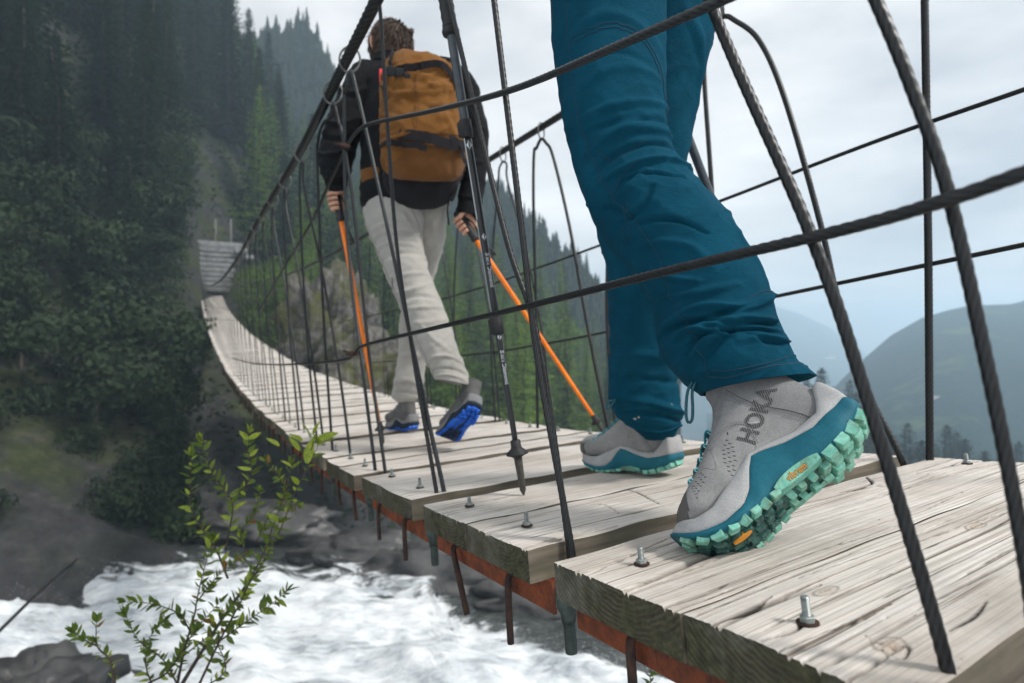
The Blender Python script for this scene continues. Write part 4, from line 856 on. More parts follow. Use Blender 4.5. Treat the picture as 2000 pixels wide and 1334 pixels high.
# ================================================================ boots (built in centimetres: x to the toe, y to the wearer's left, z up)
from mathutils.bvhtree import BVHTree
def nubuck(name, a, b, rough=0.85, sc=20):
    m = mat(name, a, rough, 0, 0.25); c = coords(m); n1 = noise_tex(m, c, sc, 6, 0.7); n2 = noise_tex(m, c, sc*28, 3, 0.6)
    col = ramp(m, n1, [(0.3, a), (0.7, b)]); setc(m, mixc(m, ramp(m, n2, [(.35, (0, 0, 0)), (.75, (.6, .6, .6))]), col, tuple(x*.5 for x in a)))
    bump(m, n2, 0.35, 0.0006); return m
M_UP = nubuck('grey_nubuck', (.235, .232, .23), (.355, .348, .34))
M_UPD = nubuck('dark_grey_nubuck', (.185, .184, .186), (.28, .278, .28))
M_TOE = nubuck('rubber_toe_cap', (.10, .095, .09), (.16, .15, .14))
M_RAND = nubuck('pale_grey_rand', (.36, .358, .358), (.49, .485, .48), .8)
M_TEAL = nubuck('teal_foam', (.006, .105, .155), (.016, .165, .22), .62, 18)
M_TEALD = nubuck('dark_teal_foam', (.003, .030, .045), (.006, .055, .075), .7, 18)
M_MINT = mat('mint_rubber', (.15, .5, .4), .6, 0, .35); _c = coords(M_MINT); _n = noise_tex(M_MINT, _c, 70, 5, .6); _d = noise_tex(M_MINT, _c, 34, 6, .7); _g = noise_tex(M_MINT, _c, 420, 3, .6)
setc(M_MINT, mixc(M_MINT, ramp(M_MINT, _g, [(.62, (0, 0, 0)), (.70, (.8, .8, .8))]), mixc(M_MINT, ramp(M_MINT, _d, [(.46, (0, 0, 0)), (.66, (.75, .75, .75))]), ramp(M_MINT, _n, [(.35, (.14, .44, .34)), (.65, (.27, .60, .48))]), (.13, .17, .10)), (.05, .06, .04))); bump(M_MINT, _g, .4, .0008)
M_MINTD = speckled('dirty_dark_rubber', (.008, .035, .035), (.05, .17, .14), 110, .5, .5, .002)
M_STITCH = mat('dark_stitching', (.07, .068, .066), .9)
M_EMB = mat('ribbed_charcoal_print', (.05, .05, .052), .7); w_ = N(M_EMB, 'ShaderNodeTexWave', wave_type='BANDS', bands_direction='X'); w_.inputs['Scale'].default_value = 120; L(M_EMB, coords(M_EMB), w_.inputs['Vector']); setc(M_EMB, ramp(M_EMB, w_.outputs[0], [(.3, (.028, .028, .03)), (.7, (.12, .118, .116))])); bump(M_EMB, w_.outputs[0], .6, .001)
M_LACE = speckled('teal_lace', (.004, .09, .12), (.02, .22, .26), 400, .6, .3, .001)
M_EYE = mat('pale_teal_eyelet', (.25, .55, .55), .5)
M_ORANGE = mat('orange_print', (.80, .30, .01), .5)
M_BLACK = speckled('black_rubber', (.010, .010, .011), (.022, .022, .024), 90, .6, .1, .001)
M_DIRT = speckled('ochre_dust', (.33, .26, .17), (.42, .34, .24), 90, .9, .2, .001)
# hiker's pair
M2_UP = nubuck('charcoal_mesh', (.085, .085, .085), (.16, .155, .15)); M2_RAND = nubuck('grey_rubber_rand', (.16, .16, .165), (.26, .26, .265))
M2_MID = nubuck('navy_midsole', (.010, .016, .024), (.02, .035, .05)); M2_LUG = speckled('blue_rubber', (.0, .06, .40), (.01, .15, .70), 60, .45, .1, .001)
M2_LUGD = speckled('dark_blue_rubber', (.003, .010, .03), (.01, .04, .12), 60, .5, .4, .002)
PAL1 = dict(up=M_UP, upd=M_UPD, toe=M_TOE, rand=M_RAND, mid=M_TEAL, midd=M_TEALD, lug=M_MINT, lugd=M_MINTD, lace=M_LACE, eye=M_EYE, st=M_STITCH, logo=M_ORANGE)
PAL2 = dict(up=M2_UP, upd=M2_UP, toe=M2_RAND, rand=M2_RAND, mid=M2_MID, midd=M2_MID, lug=M2_LUG, lugd=M2_LUGD, lace=M_BLACK, eye=M_DIRT, st=M_BLACK, logo=M_ORANGE)
RINGS = [  # top x,z, bottom x,z, half width
    (15.9, 6.0, 15.9, 3.9, 1.3), (15.6, 7.6, 15.6, 3.4, 3.0), (14.3, 8.9, 14.0, 3.2, 4.1), (11.6, 9.6, 11.3, 3.1, 4.75), (8.6, 10.0, 8, 3.1, 4.85),
    (6.0, 11.2, 5, 3.1, 4.65), (3.4, 12.9, 2, 3.1, 4.3), (1.2, 14.5, -2, 3.1, 3.95), (-0.5, 15.9, -6, 3.1, 3.75), (-1.6, 17.0, -10, 3.2, 3.65),
    (-2.3, 17.9, -13.4, 3.6, 3.6), (-2.7, 18.6, -14.7, 5.9, 3.6), (-2.9, 19.1, -14.8, 8.6, 3.6), (-3.0, 19.5, -14.3, 11.2, 3.6), (-3.1, 19.8, -13.9, 13.8, 3.7),
    (-3.2, 20.1, -13.9, 16.0, 3.85), (-3.2, 20.5, -14.2, 18.2, 4.0)]
_OX = [-16.4, -16.0, -14.6, -12, -9, -4, 1, 6, 10, 13, 15, 16.2, 16.5]; _OH = [0.0, 2.2, 3.5, 4.05, 4.15, 3.95, 4.2, 5.0, 5.15, 4.3, 2.9, 1.1, 0.0]
_HW = spline(np.array(_OX), np.array(_OH))
def hw(x): return max(0.0, float(np.interp(x, _OX, _OH))*.5+.5*float(_HW(np.clip(x, -16.4, 16.5))))
def zb(x): return .55-.75*math.exp(-((x-6.5)/5.0)**2)+(max(0, x-8)/8.5)**2*1.5+(max(0, -7-x)/9.4)**2*2.9
_z1 = ([-17, -15, -13, -9, -5, -2, -.5, 1, 3, 5, 8, 12, 17], [5.4, 5.2, 4.7, 4.1, 4.9, 6.0, 6.3, 5.0, 2.6, 1.3, .95, 1.45, 2.5])
_z2 = ([-17, -15.4, -14.2, -12.6, -11, -7, -3, 0, 3, 8, 12, 15, 17], [9.2, 9.6, 9.5, 7.0, 5.6, 5.5, 6.6, 7.0, 5.6, 3.7, 3.5, 4.1, 4.5])
def z1(x): return float(np.interp(x, *_z1))
def z2(x): return float(np.interp(x, *_z2))
def bend_cm(P, b, x0, x1):
    P = np.array(P, float)
    if abs(b) < 1e-4: return P
    Lr = x1-x0; x, z = P[:, 0].copy(), P[:, 2]-2.0; o = P.copy(); m = x > x0
    t = np.minimum(x, x1)-x0; th = b*t/Lr; Rr = Lr/b; r = np.maximum(0, x-x1)
    o[m, 0] = (x0+Rr*np.sin(th)+r*np.cos(th)-z*np.sin(th))[m]; o[m, 2] = (2.0+Rr*(1-np.cos(th))+r*np.sin(th)+z*np.cos(th))[m]
    return o
def make_boot(person, pal, Rm, org, scale, beta=0., bx=(7.7, 12.5), detail=2, name='boot', label=None):
    to = lambda v: bend_cm(v, beta, *bx)/100*scale@np.asarray(Rm).T+np.asarray(org)
    def part(nm, b, mats, parent, smooth=True): return mk(nm, to(np.array(b.v)), b.f, mats, parent, b.m, smooth)
    # ---- upper
    K = catmull(np.array(RINGS, float), 96); nr = len(K); ns = 56
    vv = []
    for i, (tx, tz, bx_, bz, w) in enumerate(K):
        t_, b_ = np.array([tx, tz]), np.array([bx_, bz]); c = (t_+b_)/2; h = (t_-b_)/2
        for j in range(ns):
            a = 2*math.pi*j/ns; sy, cz = math.sin(a), math.cos(a)
            cz2 = np.sign(cz)*abs(cz)**.85; sy2 = np.sign(sy)*abs(sy)**(.8 if cz < 0 else 1.15 if i < nr*.55 else .95)
            p = c+h*cz2; y = w*sy2
            q = np.array([p[0], y, p[1]])
            d = noise.noise(V((q[0]*.22, q[1]*.3+9, q[2]*.25)))*.16
            if 8 < i < 50: d += .10*math.sin(i*.55+abs(sy)*3)*max(0, 1-abs(i-34)/16)      # creases over the forefoot
            vv.append(q+np.array([0, sy, 0])*d)
    f = []; mi = []
    for i in range(nr-1):
        for j in range(ns):
            k = (j+1) % ns; f.append((i*ns+j, (i+1)*ns+j, (i+1)*ns+k, i*ns+k))
            cx, cz = (vv[i*ns+j][0]+vv[(i+1)*ns+k][0])/2, (vv[i*ns+j][2]+vv[(i+1)*ns+k][2])/2
            a = abs(((j+.5)/ns*2*math.pi+math.pi) % (2*math.pi)-math.pi)
            heel = cx < -9.4+.42*(cz-4) and cz > 3
            tongue = a < .42 and 4.2 < i/nr*17 and cx < 9
            mi.append(2 if cx > 12.6 and cz < 7.4 else 1 if heel or tongue or (a < .78 and cx < 8 and cz > 9 and i < nr*.72 and a > .42) else 0)
    f.append(tuple(range(ns)))
    b = MB(); b.v = vv; b.f = f; b.m = mi+[2]
    boot = part(name, b, [pal['up'], pal['upd'], pal['toe']], person)
    if label: tag(boot, label)
    bvh = BVHTree.FromPolygons([tuple(q) for q in vv], f)
    def on(x, z, off=.03, side=1):
        h = bvh.ray_cast(V((x, 12*side, z)), V((0, -side, 0)))
        if h[0] is None: return None
        nrm = h[1] if h[1].y*side > 0 else -h[1]
        return np.array(h[0])+np.array(nrm)*off
    # ---- rand and midsole, walls around the sole outline
    xs = np.r_[-16.4+1.2*(1-np.cos(np.linspace(0, math.pi/2, 7))), np.linspace(-14.9, 14.6, 46), 16.5-1.5*(1-np.sin(np.linspace(.12, math.pi/2, 8)))]
    n = len(xs); H = np.array([hw(x) for x in xs]); H[0] = H[-1] = 0
    oxy = np.r_[np.stack([xs, H], 1), np.stack([xs[-2:0:-1], -H[-2:0:-1]], 1)]; m = len(oxy)
    tn = np.roll(oxy, -1, 0)-np.roll(oxy, 1, 0); nn = np.stack([-tn[:, 1], tn[:, 0]], 1); nn /= np.maximum(1e-9, np.linalg.norm(nn, axis=1))[:, None]
    def wall(rows, nm, mats, mfun=None, bottom=False):
        b = MB(); R_ = []
        for fn in rows:
            for q, w in zip(oxy, nn):
                off, z = fn(q[0], q[1]); R_.append((q[0]+w[0]*off, q[1]+w[1]*off, z))
        F = []; Mi = []
        for r in range(len(rows)-1):
            for j in range(m):
                k = (j+1) % m; F.append((r*m+j, (r+1)*m+j, (r+1)*m+k, r*m+k)); Mi.append(mfun(oxy[j][0], oxy[j][1], r) if mfun else 0)
        if bottom:
            for j in range(n-1):
                a0, a1 = j, j+1; b0, b1 = (m-j) % m, (m-j-1) % m
                F.append((a0, a1, b1, b0) if j > 0 and a1 != b1 else ((a0, a1, b1) if j == 0 else (a0, a1, b0))); Mi.append(1)
        b.v = R_; b.f = F; b.m = Mi; return part(nm, b, mats, boot)
    gr = lambda x, z: -.22*math.exp(-(((x+.55*z)-(-2.2))/.55)**2)-.20*math.exp(-(((x+.6*z)-4.5)/.7)**2)-.16*math.exp(-(((x+.5*z)-9.5)/.6)**2)-.14*math.exp(-(((x+.5*z)+7.8)/.5)**2)
    def row(t, off): return lambda x, y: (off+gr(x, zb(x)+t*(z1(x)-zb(x)))*math.sin(math.pi*t), zb(x)+t*(z1(x)-zb(x)))
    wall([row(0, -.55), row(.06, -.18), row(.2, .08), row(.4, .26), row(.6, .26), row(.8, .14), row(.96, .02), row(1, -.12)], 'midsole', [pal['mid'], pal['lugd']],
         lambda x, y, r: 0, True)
    rel = lambda x, t: .10*math.sin(x*2.6+t*4)*math.sin(x*1.3-t*5) if x > 5 else (.10 if -1 < x < 4 and t > .3 else 0)
    def row2(t, off): return lambda x, y: (off+rel(x, t)*math.sin(math.pi*t), z1(x)-.05+t*(z2(x)-z1(x)+.05))
    wall([row2(0, -.1), row2(.03, .04), row2(.2, .10), row2(.4, .06), row2(.6, -.05), row2(.8, -.20), row2(.96, -.38), row2(1, -.6), row2(1.02, -1.5)], 'rand', [pal['rand']])
    # ---- outsole lugs
    def lug(x, y, lx, ly, h, yaw, taper=.78):
        z = zb(x)+.05; sl = (zb(x+.3)-zb(x-.3))/.6; nrm = unit([sl, 0, -1]); ax = unit([1, 0, sl]); ay = np.cross(nrm, ax)
        c_, s_ = math.cos(yaw), math.sin(yaw); u_, v_ = ax*c_+ay*s_, -ax*s_+ay*c_
        o = np.array([x, y, z]); V8 = []
        for hh, tp in ((-.25, 1), (h*.82, taper+.1), (h, taper-.04)):
            for a, b_ in ((-1, -1), (1, -1), (1, 1), (-1, 1)): V8.append(o+nrm*hh+u_*a*lx/2*tp+v_*b_*ly/2*tp)
        F = [(0, 1, 5, 4), (1, 2, 6, 5), (2, 3, 7, 6), (3, 0, 4, 7), (4, 5, 9, 8), (5, 6, 10, 9), (6, 7, 11, 10), (7, 4, 8, 11), (8, 9, 10, 11)]
        return V8, F
    specs = []
    for x, ys, lx, ly, yaw in ((-15.1, (-1.7, 0.35, 2.2), 1.75, 1.75, 0), (-13.0, (-2.7, -.75, 1.2, 2.95), 1.8, 1.8, .12), (-10.9, (-3.1, -1.2, 1.4, 3.2), 1.8, 1.85, -.12), (-8.8, (-3.2, -1.3, 1.3, 3.2), 1.75, 1.85, .1),
                               (-6.9, (-1.3, 1.4), 1.4, 1.7, -.2), (-4.9, (-1.6, 1.6), 1.2, 1.3, .2), (-3.0, (-1.5, 1.5), 1.1, 1.2, -.2), (-1.2, (-1.4, 1.4), 1.1, 1.2, .2)):
        for y in ys: specs.append((x+.25*abs(y), y, lx, ly, .98, yaw*np.sign(y), 0))
    for i, x in enumerate(np.arange(1.5, 15.4, 1.75)):
        w = hw(x)-.75; ny = 5 if w > 3.6 else 4 if w > 2.6 else 3
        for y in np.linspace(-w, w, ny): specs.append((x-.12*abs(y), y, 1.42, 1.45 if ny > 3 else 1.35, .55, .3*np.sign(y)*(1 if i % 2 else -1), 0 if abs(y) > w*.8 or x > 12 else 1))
    if detail >= 2:
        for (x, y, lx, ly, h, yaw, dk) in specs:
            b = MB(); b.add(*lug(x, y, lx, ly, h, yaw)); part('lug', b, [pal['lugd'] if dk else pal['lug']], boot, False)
    else:
        b = MB()
        for (x, y, lx, ly, h, yaw, dk) in specs: b.add(*lug(x, y, lx*1.05, ly*1.05, h, yaw), dk)
        part('outsole', b, [pal['lug'], pal['lugd']], boot, False)
    # arch plate with the sole maker's lettering
    for sgn in (1, -1):
        b = MB(); P = []; xs_ = np.linspace(-6.6, .6, 10)
        for k, x in enumerate(xs_):
            e = math.sin(math.pi*(k+.35)/9.7)**.5; oy, oz = hw(x)+.37, zb(x)+.1+.9*e; iy, iz = hw(x)-.35, zb(x)-.30*e
            P += [(x, (oy-.3)*sgn, oz+.05), (x, oy*sgn, oz), (x, iy*sgn, iz), (x, 2.2*sgn, iz+.02)]
        F = [(4*k+q, 4*k+q+1, 4*k+q+5, 4*k+q+4) if sgn > 0 else (4*k+q+4, 4*k+q+5, 4*k+q+1, 4*k+q) for k in range(9) for q in range(3)]
        b.add(P, F); part('arch_plate', b, [pal['lug']], boot, False)
    if detail >= 2:
        v, f = text_mesh('vibram', 1.30, .03); yy_, zz_ = .72, 1.30; up_ = unit([0, yy_, zz_]); nr_ = unit([0, zz_, -yy_]); cen = np.array([-3.0, hw(-3)-.35+yy_*.5, zb(-3)-.30+zz_*.5])
        w = cen+np.outer(v[:, 0]*.86, [-1., 0, 0])+np.outer(v[:, 1]-.05, up_)+np.outer(v[:, 2]+.09, nr_); b = MB(); b.v = [tuple(q) for q in w]; b.f = f; b.m = [0]*len(f); part('sole_lettering', b, [pal['logo']], boot, False)
        w2 = cen+np.outer(v[:, 0]*.89, [-1., 0, 0])+np.outer((v[:, 1]-.05)*1.16, up_)+np.outer(v[:, 2]+.045, nr_); b = MB(); b.v = [tuple(q) for q in w2]; b.f = f; b.m = [0]*len(f); part('sole_lettering', b, [M_BLACK], boot, False)
        # orange oval badge in the forefoot
        b = MB(); th = np.linspace(0, 2*math.pi, 20, endpoint=False); b.add([(7.6+1.35*math.cos(q), 1.9+.62*math.sin(q), zb(7.6)-.62) for q in th]+[(7.6+1.35*math.cos(q), 1.9+.62*math.sin(q), zb(7.6)) for q in th], [tuple(range(20))]+[(i, (i+1) % 20, 20+(i+1) % 20, 20+i) for i in range(20)])
        part('orange_badge', b, [pal['logo']], boot, False)
    # ---- seams, stitching, perforations, emblem on the side that shows
    def line(pts, r=.05, off=.02, nm='stitching', m=None, side=1, dash=False):
        C = catmull(np.array(pts, float), 10*len(pts)); P = [on(x, z, off, side) for x, z in C]; P = [p for p in P if p is not None]
        if len(P) < 3: return
        P = resample(P, .12); b = MB()
        if dash:
            for i in range(0, len(P)-2, 3): b.add(*tube(P[i:i+2], r, 5))
        else: b.add(*tube(P, r, 5))
        part(nm, b, [m or pal['st']], boot)
    if detail >= 1:
        line([(-10.6, 5.2), (-9.2, 8.0), (-7.4, 11), (-6.2, 14), (-5.6, 17.5)], .055, .02, 'seam')
        line([(12.6, 4.6), (12.7, 5.6), (12.5, 6.8), (12.1, 8)], .07, .02, 'seam', M_STITCH)
        line([(3.6, 12.0), (.4, 12.2), (-2.2, 11.8), (-3.4, 10.2), (-2.2, 7.2), (.8, 5.6)], .06, .03, 'seam', pal['up'])
    if detail >= 2:
        for dx in (.28, .58): line([(-10.6+dx, 5.4), (-9.2+dx, 8.0), (-7.4+dx, 11), (-6.2+dx, 14), (-5.6+dx, 17.5)], .045, .03, 'stitching', None, 1, True)
        for dz in (.32, -.35): line([(3.4, 12.0+dz), (.4, 12.2+dz), (-2.3-dz*.4, 11.8+dz*.8), (-3.5-dz*.7, 10.2), (-2.3-dz*.7, 7.2)], .045, .03, 'stitching', None, 1, True)
        line([(2.2, 15.2), (-.4, 15.9), (-2.5, 17.2), (-5.6, 18.2)], .045, .03, 'stitching', None, 1, True)
        line([(8.6, 8.6), (6.2, 9.6), (3.9, 10.9), (2.6, 11.6)], .045, .03, 'stitching', None, 1, True)
        line([(9.4, 8.3), (7.4, 7.2), (5.6, 8.9), (4.3, 7.6), (2.6, 11.2)], .04, .01, 'seam', M_UPD)
        b = MB()                                                     # flat black patch painting the shade of a recess below the ankle strap
        P = [on(x, z, .03) for x, z in ((3.2, 11.6), (-.8, 11.5), (-.6, 11.0), (2.9, 10.9))]
        if all(p is not None for p in P): b.add(P, [(0, 1, 2, 3)]); part('strap_recess_shade', b, [M_BLACK], boot, False)
        b = MB()
        def dashm(x, z, l=.42, ang=.95):
            p0, p1 = on(x-l/2*math.cos(ang), z-l/2*math.sin(ang), .015), on(x+l/2*math.cos(ang), z+l/2*math.sin(ang), .015)
            if p0 is not None and p1 is not None: b.add(*tube([p0, (p0+p1)/2, p1], [.05, .075, .05], 5))
        for r in range(9):
            w = [1, 2, 3, 3, 3, 3, 2, 2, 1][r]
            for q in range(w): dashm(.2+.62*r*.62-(q-(w-1)/2)*.62, 10.4-.60*r+(q-(w-1)/2)*-.25)
        for r in range(6):
            for q in range(3): dashm(6.2+r*.66, 8.6-.32*r-q*.52-.1*(r % 2), .34)
        tag(part('perforation', b, [M_STITCH], boot), kind='stuff')
        # raised dark lettering that climbs from the rand to the collar
        v, f = text_mesh('HOKA', 3.7, .0, .10); b = MB(); P = []
        o_, dx_, dy_ = np.array([-5.6, 10.6]), unit([-.872, .489]), unit([.489, .872])
        for q in v:
            xz = o_+dx_*q[0]*.92+dy_*q[1]*.95; h_ = on(xz[0], xz[1], .09); P.append(h_ if h_ is not None else np.array([xz[0], 3.6, xz[1]]))
        b.v = [tuple(q) for q in P]; b.f = f; b.m = [0]*len(f); part('lettering', b, [M_EMB], boot, False)
        b = MB(); P = [on(x, z, .10) for x, z in catmull(np.array([(-5.0, 9.5), (-4.5, 9.75), (-4.0, 10.1), (-3.7, 10.7)]), 16)]; P = [p for p in P if p is not None]
        if len(P) > 3: b.add(*tube(P, .03+.17*np.sin(np.linspace(.05, 3.1, len(P))), 8)); part('emblem_bird', b, [pal['rand']], boot)
        b = MB()                                                    # ochre scuff by the toe
    # ---- laces and eyelets
    b = MB(); be = MB()
    rows = [(9.4, 8.55), (7.9, 9.2), (6.2, 10.2), (4.6, 11.3), (2.6, 13.0), (.6, 14.6)]
    prev = None
    for i, (x, z) in enumerate(rows):
        pl, pr = on(x, z-.35, .10, 1), on(x, z-.35, .10, -1)
        if pl is None or pr is None: continue
        mid = (pl+pr)/2; top = np.array([mid[0]+.45, 0, max(pl[2], pr[2])+1.15])
        for s_, q in ((1, pl), (-1, pr)):
            o2 = on(x-.75, z-.05, .10, s_)
            be.add(*tube([q+np.array([.28*math.cos(t), .02*s_, .28*math.sin(t)]) for t in np.linspace(0, 2*math.pi, 13)], .075, 5))
        b.add(*tube(catmull([pl, (pl*.6+top*.4)+np.array([0, .35, .25]), top, (pr*.6+top*.4)+np.array([0, -.35, .25]), pr], 20), .22, 7))
        if prev is not None: b.add(*tube(catmull([prev, (prev+top)/2+np.array([.1, -.9, .4]), top+np.array([-.2, 0, .2]), pr], 14), .20, 7))
        prev = pl
    part('lace', b, [pal['lace']], boot); part('eyelet', be, [pal['eye']], boot)
    return boot, to
# ================================================================ cloth tubes: traced outlines with depth, round in section, with modelled folds
def fabric(name, a, b, sheen=.25, wsc=900, rough=.85):
    m = mat(name, a, rough, 0, .06); c = coords(m); n = noise_tex(m, c, 9, 6, .65)
    w = N(m, 'ShaderNodeTexWave', wave_type='BANDS', bands_direction='DIAGONAL'); w.inputs['Scale'].default_value = wsc; w.inputs['Distortion'].default_value = 1.5; L(m, c, w.inputs['Vector'])
    n2 = noise_tex(m, c, 420, 3, .7)
    col = ramp(m, n, [(.3, a), (.7, b)]); col = mixc(m, ramp(m, n2, [(.3, (0, 0, 0)), (.8, (.4, .4, .4))]), col, tuple(x*.6 for x in a)); setc(m, col)
    bs = m.node_tree.nodes['Principled BSDF']; bs.inputs['Sheen Weight'].default_value = sheen; bs.inputs['Sheen Roughness'].default_value = .5
    h = N(m, 'ShaderNodeMath', operation='ADD'); L(m, w.outputs[0], h.inputs[0]); L(m, n2, h.inputs[1]); cr_ = noise_tex(m, coords(m, (1, 1, 1.8)), 70, 4, .62, .4); b1 = bump(m, h.outputs[0], .35, .0007); bump(m, cr_, .5, .004, b1); return m
class Cloth:
    def __init__(s, pairs, nr=200, ns=96, ratio=.92, folds=(), seed=1, namp=.004, nmap=None, lip=True, power=1.0):
        A = np.array(pairs, float); K = catmull(A, nr); s.n = len(K); s.ns = ns
        PL = np.array([at(k[0], k[1], k[4]) for k in K]); PR = np.array([at(k[2], k[3], k[4]) for k in K])
        C = (PL+PR)/2; Hh = (PR-PL)/2; s.C, s.Hw = C, Hh
        T = np.gradient(C, axis=0); T /= np.linalg.norm(T, axis=1)[:, None]
        D = np.cross(Hh, T); D /= np.linalg.norm(D, axis=1)[:, None]
        vw = -C/np.linalg.norm(C, axis=1)[:, None]; D *= np.sign((D*vw).sum(1))[:, None]
        hl = np.linalg.norm(Hh, axis=1); s.hl = hl
        if np.ndim(ratio): ratio = np.interp(np.linspace(0, 1, s.n), np.linspace(0, 1, len(ratio)), ratio)
        s.D = D; th = np.arange(ns)*2*np.pi/ns; s.th = th
        cs, sn = np.cos(th), np.sin(th)
        if power != 1: cs = np.sign(cs)*np.abs(cs)**power; sn = np.sign(sn)*np.abs(sn)**power
        rad = Hh[:, None, :]*cs[None, :, None]+(D*(hl*ratio)[:, None])[:, None, :]*sn[None, :, None]
        s.uvC = np.stack([1000+F_PX*C[:, 0]/C[:, 1], 667-F_PX*C[:, 2]/C[:, 1]], 1)
        uvR = np.stack([1000+F_PX*PR[:, 0]/PR[:, 1], 667-F_PX*PR[:, 2]/PR[:, 1]], 1); s.uvH = uvR-s.uvC
        d = np.r_[0, np.cumsum(np.linalg.norm(np.diff(C, axis=0), axis=1))]; s.d = d
        disp = np.zeros((s.n, ns)); AR = (th[None, :]*hl.mean())*np.ones((s.n, 1)); AL = d[:, None]*np.ones((1, ns))
        for px, amp, wd in folds:
            q = np.array([s.par(u, v) for u, v in px]); q = np.stack([np.interp(q[:, 0], np.arange(s.n), d), q[:, 1]*hl.mean()], 1); q = catmull(q, 16) if len(q) > 2 else q
            best = np.full((s.n, ns), 9.); tt = np.zeros((s.n, ns)); N_ = len(q)-1
            for a in range(N_):
                e = q[a+1]-q[a]; l2 = e@e+1e-12; t = np.clip(((AL-q[a][0])*e[0]+(AR-q[a][1])*e[1])/l2, 0, 1)
                dd = np.hypot(AL-q[a][0]-t*e[0], AR-q[a][1]-t*e[1]); u_ = dd < best; best = np.where(u_, dd, best); tt = np.where(u_, (a+t)/N_, tt)
            x = best/(.78*wd/1000.); disp += 1.6*amp/1000.*np.exp(-x*x*1.1)*(1-.55*x*x)*np.sin(np.pi*np.clip(tt, .08, .92))**.5
        for i in range(s.n):
            w = nmap(i/(s.n-1)) if nmap else 1.
            for j in range(ns):
                p = C[i]+rad[i, j]
                a_, b_ = p[0]*.75+p[2]*.66, p[0]*-.66+p[2]*.75; rg = 1-abs(noise.noise(V((a_*5+seed*3, p[1]*9, b_*21)))); r2 = 1-abs(noise.noise(V((a_*24+seed, p[1]*14+4, b_*9))))
                disp[i, j] += namp*w*(.75*rg**7+.45*r2**8+.9*noise.noise(V((p[0]*8+seed, p[1]*8, p[2]*8)))+.35*noise.noise(V((p[0]*24+seed, p[1]*24, p[2]*24)))-.25)
        s.P = C[:, None, :]+rad*(1+disp/np.maximum(1e-6, np.linalg.norm(rad, axis=2)))[:, :, None]
        v = s.P.reshape(-1, 3); f = []
        n = s.n
        if lip:
            r1 = C[-1]+(s.P[-1]-C[-1])*.955; r2 = C[-1]+(s.P[-1]-C[-1])*.94-T[-1]*.05; v = np.concatenate([v, r1, r2]); n += 2
        for i in range(n-1):
            for j in range(ns):
                k = (j+1) % ns; f.append((i*ns+j, i*ns+k, (i+1)*ns+k, (i+1)*ns+j))
        s.v, s.f = v, f
    def par(s, u, v):
        p = np.array([u, v]); dd = p-s.uvC; hh = s.uvH; fr = (dd*hh).sum(1)/np.maximum(1e-9, (hh*hh).sum(1)); res = np.hypot(*(dd-fr[:, None]*hh).T)
        i = int(np.argmin(res)); return i, math.acos(max(-1, min(1, fr[i])))
    def pt(s, u, v, off=.0008):
        i, th = s.par(u, v); j = th/(2*math.pi)*s.ns; j0 = int(j) % s.ns; w = j-int(j); p = s.P[i, j0]*(1-w)+s.P[i, (j0+1) % s.ns]*w
        return p+unit(p-s.C[i])*off
    def line(s, px, r=.0009, off=.0004, step=.003):
        q = catmull(np.array(px, float), 24*len(px)); return tube(resample([s.pt(a, b, off) for a, b in q], step), r, 6)
M_TROU = fabric('teal_softshell', (.0020, .044, .076), (.0045, .074, .124), .0)
M_TSEAM = mat('teal_seam', (.003, .035, .062), .9)
M_CORD = speckled('glossy_teal_cord', (.002, .05, .075), (.008, .10, .13), 300, .25, .1, .0005)
base1 = BP(.3, .45)
walker = empty('person', base1, 'person in teal trousers and grey hiking boots striding across the nearest planks', 'person')
RB = np.array([[-.7864, -.4483, -.4249], [.0109, -.6979, .7161], [-.6176, .5585, .5538]]); _r = math.radians(5); RB = RB@np.array([[1, 0, 0], [0, math.cos(_r), -math.sin(_r)], [0, math.sin(_r), math.cos(_r)]])
boot_rear, _ = make_boot(walker, PAL1, RB, (.3888, .782, -.228), 1.055, .92, (8.4, 15.4), 2, 'boot', 'boot pushing off on its toe with the mint lugs of its sole showing')
h0, t0 = BP(.535, .66), BP(.470, .985); fw = unit(t0-h0); upn = BR(.8)[:, 2]; fw = unit(fw-upn*(fw@upn)); lf = np.cross(upn, fw)
boot_front, _ = make_boot(walker, PAL1, np.stack([fw, lf, upn], 1), (h0+t0)/2+upn*.008, .97, 0, detail=1, label='boot planted flat on the boards ahead')
front_fold = [([(1195, 690), (1240, 680), (1330, 700)], 6, 12), ([(1192, 730), (1250, 722), (1328, 745)], -6, 9), ([(1192, 770), (1240, 758), (1290, 775), (1332, 800)], 9, 12), ([(1200, 795), (1260, 785), (1330, 822)], -6, 9),
              ([(1215, 815), (1270, 815), (1325, 835)], 6, 9), ([(1240, 560), (1220, 620), (1230, 660)], 4, 14), ([(1200, 470), (1230, 500), (1260, 560)], 4, 12), ([(1310, 60), (1350, 120), (1350, 220)], 5, 14)]
fleg = Cloth([(1195, -260, 1440, -260, 1.20), (1200, -120, 1420, -120, 1.20), (1205, 12, 1401, 12, 1.21), (1200, 90, 1387, 88, 1.22), (1192, 175, 1368, 175, 1.24), (1180, 275, 1346, 275, 1.26), (1168, 380, 1330, 380, 1.29), (1166, 450, 1325, 455, 1.31),
              (1184, 520, 1325, 530, 1.34), (1189, 600, 1325, 610, 1.37), (1190, 700, 1324, 710, 1.40), (1189, 765, 1328, 770, 1.42), (1194, 800, 1334, 800, 1.43), (1222, 828, 1328, 822, 1.44), (1262, 858, 1318, 852, 1.44)],
             200, 90, .95, front_fold, 5, .0048)
o = mk('trouser_leg', fleg.v, fleg.f, M_TROU, walker)
